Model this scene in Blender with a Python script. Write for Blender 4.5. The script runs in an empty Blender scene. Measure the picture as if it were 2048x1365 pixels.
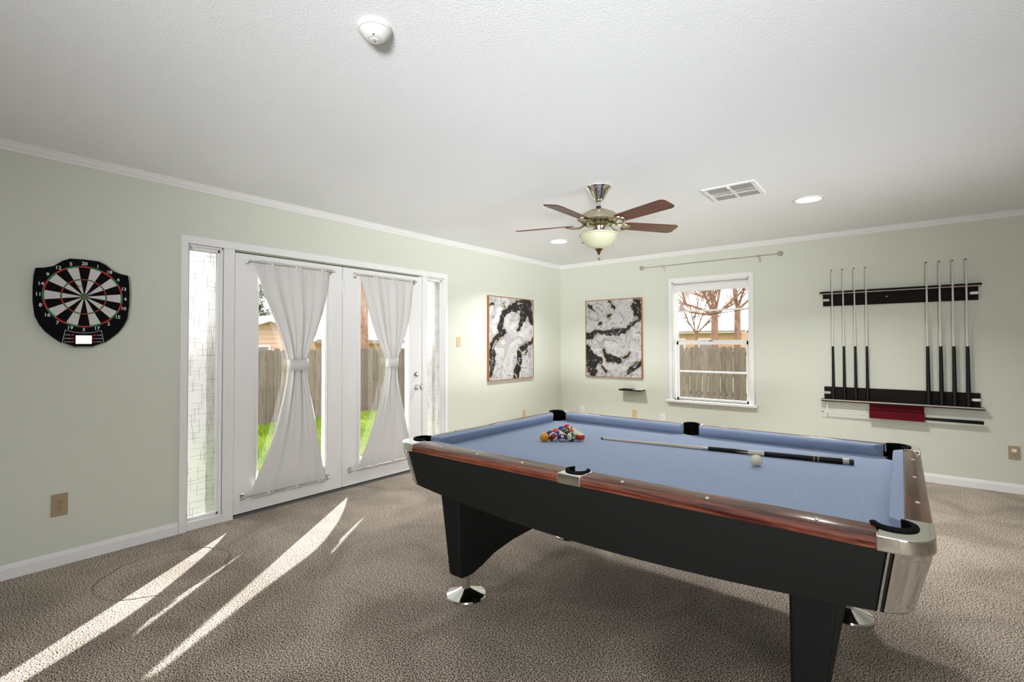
import bpy, bmesh, math, random
from mathutils import Vector, Matrix, noise
random.seed(7)
S = bpy.context.scene
C = S.collection
PI = math.pi
# ------------------------------------------------------------------ camera
def set_camera():
    yaw, pitch, roll = .677212, .018823, -.0028392
    F = Vector((-math.sin(yaw)*math.cos(pitch), math.cos(yaw)*math.cos(pitch), math.sin(pitch)))
    R = Vector((math.cos(yaw), math.sin(yaw), 0)); U = R.cross(F)
    c, s = math.cos(roll), math.sin(roll)
    R, U = c*R+s*U, -s*R+c*U
    cd = bpy.data.cameras.new('camera'); co = bpy.data.objects.new('camera', cd); C.objects.link(co)
    co.matrix_world = Matrix(((R.x, U.x, -F.x, 0), (R.y, U.y, -F.y, 0), (R.z, U.z, -F.z, 1.29721), (0, 0, 0, 1)))
    cd.sensor_width = 36; cd.lens = 966.55/2048*36; cd.shift_y = -12.33/2048
    cd.clip_start = .05; cd.clip_end = 300
    S.camera = co
set_camera()
# ------------------------------------------------------------------ world, sun, fill, exposure
w = bpy.data.worlds.new('world'); S.world = w; w.use_nodes = True
w.node_tree.nodes['Background'].inputs[0].default_value = (1.0, .985, .975, 1)
w.node_tree.nodes['Background'].inputs[1].default_value = 4.0
def lamp(name, kind, loc, direction, energy, color=(1, 1, 1), **kw):
    d = bpy.data.lights.new(name, kind); o = bpy.data.objects.new(name, d); C.objects.link(o)
    o.location = loc; o.rotation_euler = Vector(direction).to_track_quat('-Z', 'Y').to_euler()
    d.energy = energy; d.color = color
    for k, v in kw.items(): setattr(d, k, v)
    return o
EL = math.radians(35.5)
lamp('sun', 'SUN', (-12, 14, 12), (.614*math.cos(EL), -.79*math.cos(EL), -math.sin(EL)), 15.5, (1, .98, .97), angle=math.radians(.6))
lamp('corner_fill', 'AREA', (1.7, -2.7, .80), (-.57, .82, .27), 44, (.97, .985, 1), shape='RECTANGLE', size=1.8, size_y=.5, spread=math.radians(48))  # added lamp behind the camera, brightens the far corner and ceiling
lamp('side_fill', 'AREA', (3.3, 3.4, .88), (-1, .10, .24), 8, (.97, .985, 1), shape='RECTANGLE', size=1.8, size_y=.4, spread=math.radians(40))  # added lamp out of view to the right, lifts the far ceiling
lamp('soft_fill', 'AREA', (1.7, -2.7, .74), (-.52, .85, .08), 50, (.97, .985, 1), shape='RECTANGLE', size=1.4, size_y=.45, spread=math.radians(100))
lamp('room_fill', 'AREA', (.6, -.6, 2.40), (0, 0, -1), 14, (1, .98, .95), shape='RECTANGLE', size=1.5, size_y=1.5)
V = S.view_settings
S.display_settings.display_device = 'sRGB'
V.view_transform = 'Standard'; V.look = 'None'; V.gamma = 1; V.use_curve_mapping = False; V.exposure = 0.05

# ------------------------------------------------------------------ materials
def srgb(r, g, b):
    f = lambda v: (v/255/12.92 if v/255 <= .04045 else ((v/255+.055)/1.055)**2.4)
    return (f(r), f(g), f(b), 1)
def mat(name, col, rough=.6, metal=0, spec=.5, **kw):
    m = bpy.data.materials.new(name); m.use_nodes = True
    b = m.node_tree.nodes['Principled BSDF']
    b.inputs['Base Color'].default_value = col
    b.inputs['Roughness'].default_value = rough
    b.inputs['Metallic'].default_value = metal
    b.inputs['Specular IOR Level'].default_value = spec
    for k, v in kw.items(): b.inputs[k].default_value = v
    return m
def nd(m, t, **kw):
    n = m.node_tree.nodes.new(t)
    for k, v in kw.items(): setattr(n, k, v)
    return n
def lk(m, a, b): m.node_tree.links.new(a, b)
def bsdf(m): return m.node_tree.nodes['Principled BSDF']
def coords(m, scale=(1, 1, 1), kind='Object'):
    t = nd(m, 'ShaderNodeTexCoord'); p = nd(m, 'ShaderNodeMapping'); p.inputs['Scale'].default_value = scale
    lk(m, t.outputs[kind], p.inputs[0]); return p.outputs[0]
def noise_col(m, scale, cols, detail=4, vec=None, rough=.6, dist=0):
    n = nd(m, 'ShaderNodeTexNoise'); n.inputs['Scale'].default_value = scale; n.inputs['Detail'].default_value = detail
    n.inputs['Roughness'].default_value = rough; n.inputs['Distortion'].default_value = dist
    lk(m, vec if vec is not None else coords(m), n.inputs['Vector'])
    r = nd(m, 'ShaderNodeValToRGB'); e = r.color_ramp.elements
    e[0].position, e[0].color = cols[0]; e[1].position, e[1].color = cols[-1]
    for p, c in cols[1:-1]:
        x = e.new(p); x.color = c
    lk(m, n.outputs['Fac'], r.inputs[0]); return r.outputs[0], n.outputs['Fac']
def bump(m, fac, strength, dist):
    b = nd(m, 'ShaderNodeBump'); b.inputs['Strength'].default_value = strength; b.inputs['Distance'].default_value = dist
    lk(m, fac, b.inputs['Height']); lk(m, b.outputs[0], bsdf(m).inputs['Normal']); return b
def textured_paint(name, col, scale, dist):
    m = mat(name, col, .75, spec=.25)
    _, f = noise_col(m, scale, [(.3, (0, 0, 0, 1)), (.7, (1, 1, 1, 1))], 3)
    bump(m, f, .5, dist); return m
M = {}
M['wall'] = textured_paint('sage_wall_paint', srgb(210, 213, 200), 95, .004)
M['ceil'] = textured_paint('ceiling_paint', srgb(240, 242, 244), 120, .004)
M['trim'] = mat('white_trim_paint', srgb(232, 231, 230), .4)
M['gap'] = mat('dark_gap', srgb(40, 42, 42), .8)
def carpet():
    m = mat('carpet_pile', srgb(150, 130, 112), .98, spec=.05)
    v = coords(m)
    c1, f1 = noise_col(m, 170, [(.41, srgb(66, 52, 42)), (.5, srgb(170, 154, 139)), (.59, srgb(246, 236, 222))], 2.5, v, .6)
    c2, f2 = noise_col(m, 2.0, [(.38, (.70, .69, .68, 1)), (.62, (1.0, 1.0, 1.0, 1))], 3, v, .5, .8)
    mx = nd(m, 'ShaderNodeMix', data_type='RGBA', blend_type='MULTIPLY'); mx.inputs[0].default_value = 1
    lk(m, c1, mx.inputs[6]); lk(m, c2, mx.inputs[7])
    lk(m, mx.outputs[2], bsdf(m).inputs['Base Color'])
    b1 = bump(m, f1, .6, .006)
    # pressed-in ring where something round stood
    sep = nd(m, 'ShaderNodeSeparateXYZ'); lk(m, v, sep.inputs[0])
    d = nd(m, 'ShaderNodeVectorMath', operation='DISTANCE'); lk(m, v, d.inputs[0]); d.inputs[1].default_value = (-3.30, .93, 0)
    nz = nd(m, 'ShaderNodeTexNoise'); nz.inputs['Scale'].default_value = 9; lk(m, v, nz.inputs['Vector'])
    a = nd(m, 'ShaderNodeMath', operation='MULTIPLY_ADD'); lk(m, nz.outputs['Fac'], a.inputs[0]); a.inputs[1].default_value = .06; lk(m, d.outputs['Value'], a.inputs[2])
    s = nd(m, 'ShaderNodeMath', operation='SUBTRACT'); lk(m, a.outputs[0], s.inputs[0]); s.inputs[1].default_value = .345
    ab = nd(m, 'ShaderNodeMath', operation='ABSOLUTE'); lk(m, s.outputs[0], ab.inputs[0])
    mr = nd(m, 'ShaderNodeMapRange'); mr.inputs[1].default_value = 0; mr.inputs[2].default_value = .012; mr.inputs[3].default_value = 0; mr.inputs[4].default_value = 1
    lk(m, ab.outputs[0], mr.inputs[0])
    b2 = nd(m, 'ShaderNodeBump'); b2.inputs['Strength'].default_value = 1; b2.inputs['Distance'].default_value = .010
    lk(m, mr.outputs[0], b2.inputs['Height']); lk(m, b1.outputs[0], b2.inputs['Normal']); lk(m, b2.outputs[0], bsdf(m).inputs['Normal'])
    return m
M['carpet'] = carpet()
def glass():
    m = bpy.data.materials.new('window_glass'); m.use_nodes = True; n = m.node_tree.nodes; n.clear()
    o = nd(m, 'ShaderNodeOutputMaterial'); mx = nd(m, 'ShaderNodeMixShader'); t = nd(m, 'ShaderNodeBsdfTransparent'); g = nd(m, 'ShaderNodeBsdfGlossy')
    g.inputs['Roughness'].default_value = .01; t.inputs[0].default_value = (.97, .98, .98, 1)
    lw = nd(m, 'ShaderNodeLayerWeight'); lw.inputs[0].default_value = .5; pw = nd(m, 'ShaderNodeMath', operation='POWER'); pw.inputs[1].default_value = 5; ma = nd(m, 'ShaderNodeMath', operation='MULTIPLY_ADD'); ma.inputs[1].default_value = .7; ma.inputs[2].default_value = .045
    lk(m, lw.outputs['Facing'], pw.inputs[0]); lk(m, pw.outputs[0], ma.inputs[0]); lk(m, ma.outputs[0], mx.inputs[0]); lk(m, t.outputs[0], mx.inputs[1]); lk(m, g.outputs[0], mx.inputs[2]); lk(m, mx.outputs[0], o.inputs[0]); return m
M['glass'] = glass()
def frost():
    m = bpy.data.materials.new('frosted_film_glass'); m.use_nodes = True; n = m.node_tree.nodes; n.clear()
    o = nd(m, 'ShaderNodeOutputMaterial'); mx = nd(m, 'ShaderNodeMixShader'); t = nd(m, 'ShaderNodeBsdfTranslucent'); g = nd(m, 'ShaderNodeBsdfRefraction')
    t.inputs[0].default_value = (.42, .42, .425, 1); g.inputs['Roughness'].default_value = .55; g.inputs['IOR'].default_value = 1.12; g.inputs[0].default_value = (.74, .74, .74, 1)
    mx.inputs[0].default_value = .6
    lk(m, t.outputs[0], mx.inputs[1]); lk(m, g.outputs[0], mx.inputs[2]); lk(m, mx.outputs[0], o.inputs[0]); return m
M['frost'] = frost()
M['filmline'] = mat('film_line', srgb(120, 112, 106), .7)
def curtain_m():
    m = bpy.data.materials.new('curtain_fabric'); m.use_nodes = True; n = m.node_tree.nodes; n.clear()
    o = nd(m, 'ShaderNodeOutputMaterial'); mx = nd(m, 'ShaderNodeMixShader'); t = nd(m, 'ShaderNodeBsdfTranslucent'); g = nd(m, 'ShaderNodeBsdfDiffuse')
    t.inputs[0].default_value = srgb(225, 220, 216); g.inputs[0].default_value = srgb(214, 212, 210)
    mx.inputs[0].default_value = .10
    lk(m, g.outputs[0], mx.inputs[1]); lk(m, t.outputs[0], mx.inputs[2]); lk(m, mx.outputs[0], o.inputs[0])
    wv = nd(m, 'ShaderNodeTexNoise'); wv.inputs['Scale'].default_value = 60; lk(m, coords(m, (1, 1, 14)), wv.inputs['Vector'])
    b = nd(m, 'ShaderNodeBump'); b.inputs['Strength'].default_value = .25; b.inputs['Distance'].default_value = .001
    lk(m, wv.outputs['Fac'], b.inputs['Height']); lk(m, b.outputs[0], g.inputs['Normal']); return m
M['curtain'] = curtain_m()
M['chrome'] = mat('polished_chrome', (.80, .80, .78, 1), .07, 1)
M['cast'] = mat('polished_aluminium', (.92, .915, .88, 1), .06, 1)
M['nickel'] = mat('brushed_nickel', (.62, .58, .53, 1), .25, 1)
M['brass'] = mat('antique_nickel_brass', srgb(196, 186, 160), .22, 1)
M['brassdk'] = mat('dark_bronze', srgb(120, 84, 60), .35, 1)
M['black'] = mat('black_plastic', srgb(12, 12, 13), .45)
M['rubber'] = mat('black_leather', srgb(9, 9, 10), .8, spec=.12)
M['lam'] = mat('black_laminate', srgb(22, 23, 21), .7, spec=.15)
M['lamdk'] = mat('black_laminate_leg', srgb(18, 18, 17), .7, spec=.15)
def felt(name, a, b):
    m = mat(name, srgb(*a), .95, spec=.08)
    c, f = noise_col(m, 260, [(.3, srgb(*b)), (.7, srgb(*a))], 3)
    lk(m, c, bsdf(m).inputs['Base Color']); bump(m, f, .2, .0006); return m
M['felt'] = felt('blue_cloth', (176, 190, 214), (148, 164, 192))
def rosewood():
    m = mat('rosewood_laminate', srgb(96, 50, 36), .16, spec=.6)
    c, f = noise_col(m, 5, [(.40, srgb(58, 22, 14)), (.52, srgb(104, 54, 38)), (.66, srgb(128, 76, 54))], 6, coords(m, (.5, 7, 7)), .6, 1.2)
    lk(m, c, bsdf(m).inputs['Base Color']); return m
M['rose'] = rosewood()
def rosewood_y():
    m = mat('rosewood_laminate_cross', srgb(96, 50, 36), .16, spec=.6)
    c, f = noise_col(m, 5, [(.40, srgb(58, 22, 14)), (.52, srgb(104, 54, 38)), (.66, srgb(128, 76, 54))], 6, coords(m, (7, .5, 7)), .6, 1.2)
    lk(m, c, bsdf(m).inputs['Base Color']); return m
M['rosey'] = rosewood_y()
def blade_m():
    m = mat('cherry_blade', srgb(86, 40, 28), .3, spec=.5)
    c, f = noise_col(m, 6, [(.35, srgb(64, 26, 18)), (.65, srgb(112, 58, 42))], 5, coords(m, (.7, 12, 12)), .6)
    lk(m, c, bsdf(m).inputs['Base Color']); return m
M['blade'] = blade_m()
M['bowl'] = mat('alabaster_glass', srgb(196, 198, 168), .35, spec=.4)
M['wenge'] = mat('wenge_wood', srgb(36, 31, 28), .8, spec=.15)
c_, f_ = noise_col(M['wenge'], 8, [(.35, srgb(19, 16, 15)), (.65, srgb(34, 29, 26))], 5, coords(M['wenge'], (.8, 20, 20)))
lk(M['wenge'], c_, bsdf(M['wenge']).inputs['Base Color'])
M['wengedge'] = mat('pale_edge_band', srgb(176, 164, 152), .6)
M['steelplate'] = mat('steel_hanger', srgb(196, 188, 182), .4, .4)
M['shaft'] = mat('pale_shaft', srgb(214, 211, 208), .35)
M['maple'] = mat('maple_shaft', srgb(226, 214, 202), .35)
M['grip'] = mat('black_cue_butt', srgb(10, 10, 9), .4, spec=.3)
M['red'] = mat('dark_red_box', srgb(88, 8, 22), .7, spec=.15)
M['almond'] = mat('almond_plastic', srgb(206, 186, 148), .45)
M['brassp'] = mat('tan_outlet_plate', srgb(164, 142, 112), .45)
M['slot'] = mat('dark_slot', srgb(40, 26, 12), .7)
M['whitep'] = mat('white_plastic', srgb(228, 227, 225), .4)
M['aged'] = mat('aged_white_plastic', srgb(205, 204, 200), .5)
M['vent'] = mat('vent_enamel', srgb(240, 240, 238), .4)
M['ventdk'] = mat('vent_duct', srgb(30, 30, 30), .8)
M['ventgrey'] = mat('vent_damper', srgb(150, 148, 145), .5)
M['wfw'] = mat('picture_frame_wood', srgb(158, 98, 52), .5)
M['dW'] = mat('dart_white', srgb(206, 202, 200), .5); M['dK'] = mat('dart_black', srgb(8, 8, 9), .8, spec=.12)
M['dR'] = mat('dart_red', srgb(176, 36, 40), .45); M['dG'] = mat('dart_green', srgb(28, 118, 62), .45)
M['dN'] = mat('dart_number', srgb(225, 222, 220), .5); M['navy'] = mat('dart_body', srgb(8, 9, 14), .8, spec=.12)
M['lcd'] = mat('lcd_screen', srgb(240, 240, 240), .3, **{'Emission Color': (1, 1, 1, 1), 'Emission Strength': .55})
M['dBtn'] = mat('red_button', srgb(190, 44, 66), .4)
M['blue'] = mat('blue_flight', srgb(40, 70, 150), .4)
M['lens'] = mat('lit_lens', (1, 1, 1, 1), .4, **{'Emission Color': (1, .97, .92, 1), 'Emission Strength': 14})
def vcol():
    m = mat('poured_paint', (1, 1, 1, 1), .3, spec=.4)
    a = nd(m, 'ShaderNodeVertexColor'); a.layer_name = 'paint'; lk(m, a.outputs[0], bsdf(m).inputs['Base Color']); return m
M['paint'] = vcol()
def objrand(name, cols, rough=.85, grain=(14, 14, .9), bs=0.002):
    m = mat(name, cols[0], rough, spec=.15)
    oi = nd(m, 'ShaderNodeObjectInfo'); r = nd(m, 'ShaderNodeValToRGB'); e = r.color_ramp.elements
    e[0].color = cols[0]; e[1].color = cols[1]; lk(m, oi.outputs['Random'], r.inputs[0])
    t = nd(m, 'ShaderNodeTexCoord'); ad = nd(m, 'ShaderNodeVectorMath', operation='ADD'); cm = nd(m, 'ShaderNodeCombineXYZ')
    ml = nd(m, 'ShaderNodeMath', operation='MULTIPLY'); ml.inputs[1].default_value = 40; lk(m, oi.outputs['Random'], ml.inputs[0])
    for i in range(3): lk(m, ml.outputs[0], cm.inputs[i])
    lk(m, t.outputs['Object'], ad.inputs[0]); lk(m, cm.outputs[0], ad.inputs[1])
    mp = nd(m, 'ShaderNodeMapping'); mp.inputs['Scale'].default_value = grain; lk(m, ad.outputs[0], mp.inputs[0])
    c, f = noise_col(m, 3, [(.3, (.55, .53, .5, 1)), (.6, (1, 1, 1, 1))], 5, mp.outputs[0], .65)
    mx = nd(m, 'ShaderNodeMix', data_type='RGBA', blend_type='MULTIPLY'); mx.inputs[0].default_value = 1
    lk(m, r.outputs[0], mx.inputs[6]); lk(m, c, mx.inputs[7]); lk(m, mx.outputs[2], bsdf(m).inputs['Base Color']); bump(m, f, .4, bs); return m
M['plank'] = objrand('weathered_plank', [srgb(106, 96, 88), srgb(134, 122, 112)])
M['grass'] = objrand('lawn_soil', [srgb(96, 112, 40), srgb(96, 112, 40)], grain=(3, 3, 3))
M['blade_g'] = mat('grass_blade', srgb(140, 160, 50), .7, spec=.1)
cg, fg = noise_col(M['blade_g'], 1.4, [(.35, srgb(104, 136, 34)), (.65, srgb(150, 166, 66))], 4)
lk(M['blade_g'], cg, bsdf(M['blade_g']).inputs['Base Color'])
M['siding'] = mat('peach_siding', srgb(190, 160, 142), .8); M['tanwall'] = mat('tan_brick_wall', srgb(170, 138, 108), .85)
M['roofw'] = mat('pale_metal_roof', srgb(236, 238, 244), .5); M['fascia'] = mat('roof_fascia', srgb(128, 112, 100), .8)
M['winpane'] = mat('dim_pane', srgb(120, 112, 112), .2)
M['bark'] = mat('bark', srgb(132, 100, 84), .9, spec=.1)
cb, fb = noise_col(M['bark'], 10, [(.35, srgb(104, 76, 62)), (.65, srgb(156, 124, 106))], 5, coords(M['bark'], (3, 3, .7)))
lk(M['bark'], cb, bsdf(M['bark']).inputs['Base Color']); bump(M['bark'], fb, .6, .02)
M['twig'] = mat('reddish_twig', srgb(172, 138, 130), .9, spec=.1)
M['leaf'] = mat('evergreen_leaf', srgb(62, 74, 44), .8, spec=.1)

# ------------------------------------------------------------------ mesh building
class MB:
    def __init__(s): s.v = []; s.f = []; s.mi = []
    def add(s, vs, fs, mi=0):
        o = len(s.v); s.v += [tuple(p) for p in vs]; s.f += [tuple(o+i for i in f) for f in fs]; s.mi += [mi]*len(fs); return s
    def box(s, x0, x1, y0, y1, z0, z1, mi=0):
        vs = [(x, y, z) for z in (z0, z1) for y in (y0, y1) for x in (x0, x1)]
        return s.add(vs, [(0, 2, 3, 1), (4, 5, 7, 6), (0, 1, 5, 4), (2, 6, 7, 3), (0, 4, 6, 2), (1, 3, 7, 5)], mi)
    def prism(s, pts, a, b, axis='z', mi=0, taper=None):
        """2-D outline extruded from a to b along axis; outline is (x,y) / (y,z) for x / (x,z) for y"""
        def P(p, h):
            return {'z': (p[0], p[1], h), 'x': (h, p[0], p[1]), 'y': (p[0], h, p[1])}[axis]
        n = len(pts); p2 = taper or pts
        vs = [P(p, a) for p in pts]+[P(p, b) for p in p2]
        fs = [tuple(range(n))[::-1], tuple(range(n, 2*n))]+[(i, (i+1) % n, n+(i+1) % n, n+i) for i in range(n)]
        return s.add(vs, fs, mi)
    def lathe(s, prof, c=(0, 0, 0), n=32, axis='z', mi=0, a0=0, a1=2*PI, close=True):
        full = abs(a1-a0-2*PI) < 1e-6; m = n if full else n+1; vs = []
        for r, h in prof:
            for k in range(m):
                a = a0+(a1-a0)*k/n; x, y = r*math.cos(a), r*math.sin(a)
                q = {'z': (x, y, h), 'x': (h, x, y), 'y': (x, h, y)}[axis]
                vs.append((q[0]+c[0], q[1]+c[1], q[2]+c[2]))
        fs = []
        for i in range(len(prof)-1):
            for k in range(n):
                k2 = (k+1) % m
                fs.append((i*m+k, i*m+k2, (i+1)*m+k2, (i+1)*m+k))
        if full and close:
            if prof[0][0] > 1e-5: fs.append(tuple(range(m))[::-1])
            if prof[-1][0] > 1e-5: fs.append(tuple((len(prof)-1)*m+k for k in range(m)))
        return s.add(vs, fs, mi)
    def tube(s, pts, r, n=8, mi=0):
        pts = [Vector(p) for p in pts]; rs = r if isinstance(r, (list, tuple)) else [r]*len(pts)
        up = Vector((0, 0, 1)); vs = []
        for i, p in enumerate(pts):
            t = (pts[min(i+1, len(pts)-1)]-pts[max(i-1, 0)]).normalized()
            a = t.cross(up)
            if a.length < .05: a = t.cross(Vector((1, 0, 0)))
            a.normalize(); b = t.cross(a)
            for k in range(n):
                q = p+rs[i]*(math.cos(2*PI*k/n)*a+math.sin(2*PI*k/n)*b); vs.append(q[:])
        fs = [(i*n+k, i*n+(k+1) % n, (i+1)*n+(k+1) % n, (i+1)*n+k) for i in range(len(pts)-1) for k in range(n)]
        fs += [tuple(range(n))[::-1], tuple((len(pts)-1)*n+k for k in range(n))]
        return s.add(vs, fs, mi)
    def build(s, name, m, parent=None, smooth=False, bevel=0, loc=None, fix=True, seg=2):
        me = bpy.data.meshes.new(name); me.from_pydata(s.v, [], s.f)
        for x in (m if isinstance(m, (list, tuple)) else [m]): me.materials.append(x)
        for p, i in zip(me.polygons, s.mi): p.material_index = i; p.use_smooth = smooth
        if fix:
            b = bmesh.new(); b.from_mesh(me); bmesh.ops.remove_doubles(b, verts=b.verts, dist=1e-6) if smooth else None
            bmesh.ops.recalc_face_normals(b, faces=b.faces); b.to_mesh(me); b.free()
        o = bpy.data.objects.new(name, me); C.objects.link(o)
        if loc: o.location = loc
        if parent: o.parent = parent
        if bevel:
            md = o.modifiers.new('bevel', 'BEVEL'); md.width = bevel; md.segments = seg; md.limit_method = 'ANGLE'; md.angle_limit = math.radians(35)
            for p in me.polygons: p.use_smooth = True
            wn = o.modifiers.new('wn', 'WEIGHTED_NORMAL'); wn.keep_sharp = True
        elif smooth:
            try:
                me.set_sharp_from_angle(angle=math.radians(40))
            except Exception: pass
        return o
def tag(o, label=None, cat=None, group=None, kind=None):
    if label: o['label'] = label
    if cat: o['category'] = cat
    if group: o['group'] = group
    if kind: o['kind'] = kind
    return o
def empty(name, loc=(0, 0, 0), rot=(0, 0, 0)):
    o = bpy.data.objects.new(name, None); o.empty_display_size = .05; C.objects.link(o); o.location = loc; o.rotation_euler = rot; return o
def struct(o): o['kind'] = 'structure'; return o
def reb(o, root):   # part built in world coordinates, re-based under a located empty
    o.parent = root; o.matrix_parent_inverse = (Matrix.Translation(root.location) @ root.rotation_euler.to_matrix().to_4x4()).inverted(); return o
def copy_tree(o, parent=None):
    c = o.copy(); C.objects.link(c)
    if parent: c.parent = parent
    for ch in list(o.children): copy_tree(ch, c)
    return c
def text_mesh(txt, size, depth=.0006, bold=0):
    cu = bpy.data.curves.new('t', 'FONT'); cu.body = txt; cu.size = size; cu.align_x = 'CENTER'; cu.align_y = 'CENTER'; cu.extrude = depth; cu.offset = bold; cu.resolution_u = 3
    o = bpy.data.objects.new('t', cu); C.objects.link(o)
    dg = bpy.context.evaluated_depsgraph_get(); me = bpy.data.meshes.new_from_object(o.evaluated_get(dg))
    bpy.data.objects.remove(o); bpy.data.curves.remove(cu); return me
FACE_PX = Matrix(((0, 0, 1), (1, 0, 0), (0, 1, 0))).to_4x4()   # text on the left wall, facing +x
def text(name, txt, size, m, parent, loc, rot=FACE_PX, bold=0):
    me = text_mesh(txt, size, bold=bold); me.materials.clear(); me.materials.append(m)
    o = bpy.data.objects.new(name, me); C.objects.link(o); o.matrix_local = Matrix.Translation(loc) @ rot
    o.parent = parent; return o

XL, YB, HC = -3.884, 5.965, 2.44          # left wall plane, back wall plane, ceiling
XR, YN = 3.6, -3.0                        # unseen right wall and near wall
# ================================================================== SHELL
struct(MB().box(XL-.16, XR+.16, YN-.16, YB+.16, -.12, 0).build('floor', M['carpet']))
struct(MB().box(XL-.16, XR+.16, YN-.16, YB+.16, HC, HC+.12).build('ceiling', M['ceil']))
OY0, OY1, OZ = 1.208, 3.654, 2.01         # door-set opening
wl = MB().box(XL-.16, XL, YN, OY0, 0, HC).box(XL-.16, XL, OY1, YB, 0, HC).box(XL-.16, XL, OY0, OY1, OZ, HC)
struct(wl.build('wall_left', M['wall']))
WX0, WX1, WZ0, WZ1 = -2.225, -1.335, .60, 2.055
wb = MB().box(XL-.16, WX0, YB, YB+.16, 0, HC).box(WX1, XR+.16, YB, YB+.16, 0, HC).box(WX0, WX1, YB, YB+.16, 0, WZ0).box(WX0, WX1, YB, YB+.16, WZ1, HC)
struct(wb.build('wall_back', M['wall']))
struct(MB().box(XR, XR+.16, YN, YB, 0, HC).build('wall_right', M['wall']))
struct(MB().box(XL-.16, XR+.16, YN-.16, YN, 0, HC).build('wall_near', M['wall']))
def profile_run(name, prof, p0, p1, nrm, m):
    """profile of (offset from wall, z) swept from p0 to p1 (2-D points on the wall plane)"""
    b = MB(); n = len(prof); vs = []
    for p in (p0, p1):
        for d, z in prof: vs.append((p[0]+nrm[0]*d, p[1]+nrm[1]*d, z))
    fs = [(i, (i+1) % n, n+(i+1) % n, n+i) for i in range(n)]+[tuple(range(n))[::-1], tuple(range(n, 2*n))]
    b.add(vs, fs); return struct(b.build(name, m))
BP = [(0, 0), (.014, 0), (.014, .058), (.010, .066), (.010, .070), (.004, .080), (0, .080)]
profile_run('baseboard_left', BP, (XL, YN), (XL, 1.163), (1, 0), M['trim'])
profile_run('baseboard_left', BP, (XL, 3.69), (XL, YB), (1, 0), M['trim'])
profile_run('baseboard_back', BP, (XL, YB), (XR, YB), (0, -1), M['trim'])
profile_run('baseboard_right', BP, (XR, YN), (XR, YB), (-1, 0), M['trim'])
CP = [(0, HC-.05), (.006, HC-.05), (.010, HC-.038), (.022, HC-.026), (.026, HC-.014), (.036, HC-.006), (.036, HC), (0, HC)]
profile_run('trim_1', CP, (XL, YN), (XL, YB), (1, 0), M['trim'])
profile_run('trim_2', CP, (XL, YB), (XR, YB), (0, -1), M['trim'])

struct(MB().box(XL-.16, XR, YB+.16, YB+1.35, 2.36, HC+.12).build('sun_block_slab', M['trim']))  # unseen overhang, added to block the sun patch from the back window
# ================================================================== DOOR SET (left wall)
X0 = XL
cas = MB()
cas.box(X0, X0+.016, 1.165, OY0, 0, 2.065).box(X0, X0+.016, OY1, 3.690, 0, 2.065).box(X0, X0+.016, OY0, OY1, OZ, 2.065)
cas.box(X0-.13, X0+.010, 1.440, 1.512, 0, OZ).box(X0-.13, X0+.010, 3.338, 3.402, 0, OZ)     # mullions
cas.box(X0-.14, X0, OY0-.001, OY0+.006, 0, OZ).box(X0-.14, X0, OY1-.006, OY1+.001, 0, OZ)
struct(cas.build('trim_3', M['trim'], bevel=.002))
struct(MB().box(X0-.16, X0-.004, 1.512, 3.338, -.002, .018).build('trim_4', mat('door_sill', srgb(120, 124, 126), .4, .6)))   # sill
struct(MB().box(X0-.13, X0-.06, 1.512, 3.338, 1.996, OZ).build('trim_5', M['gap']))
def sidelight(name, y0, y1):
    fr = MB(); z0, z1 = .058, 2.008; xg = X0-.055
    fr.box(X0-.1, X0+.004, y0, y1, 0, z0)                       # bottom rail
    a, b = y0+.004, y1-.004
    # stepped inner frame
    t = .024
    fr.box(xg-.02, X0-.004, b-.010, b, z0, z1).box(xg-.02, X0-.004, a, a+.008, z0, z1).box(xg-.02, X0-.004, a, b, z1-.012, z1)
    fr.box(xg-.02, xg+.018, b-t, b-.010, z0, z1-.012).box(xg-.02, xg+.018, a+.008, a+t-.006, z0, z1-.012).box(xg-.02, xg+.018, a, b, z1-.034, z1-.012).box(xg-.02, xg+.018, a, b, z0, z0+.018)
    o = struct(fr.build(name, M['trim'], bevel=.0015))
    g = MB().box(xg-.006, xg, a, b, z0, z1).build('frosted_pane', M['frost'], o)
    rr = random.Random(3); ln = MB(); cy = .062; z = z0+.03; zz = []
    ya, yb = a+.012, b-.026
    while z < z1-.05:
        for k in range(2):
            yc = rr.uniform(ya, yb); h = rr.uniform(.03, .055); l = rr.uniform(.03, .06); dz = rr.uniform(-.012, .012)
            v0 = max(z0+.02, z+dz-h); ln.box(xg, xg+.0008, yc-.0007, yc+.0007, v0, z+dz+h)
            off = rr.uniform(-.03, .03); ln.box(xg, xg+.0008, max(ya, yc+off-l), min(yb, yc+off+l), z+dz-.0007, z+dz+.0007)
        z += .042
    p = ln.build('film_pattern', M['filmline'], o, fix=False); p['kind'] = 'stuff'
    return o
sidelight('window_2', OY0, 1.440)
sidelight('window_3', 3.402, OY1)
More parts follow.
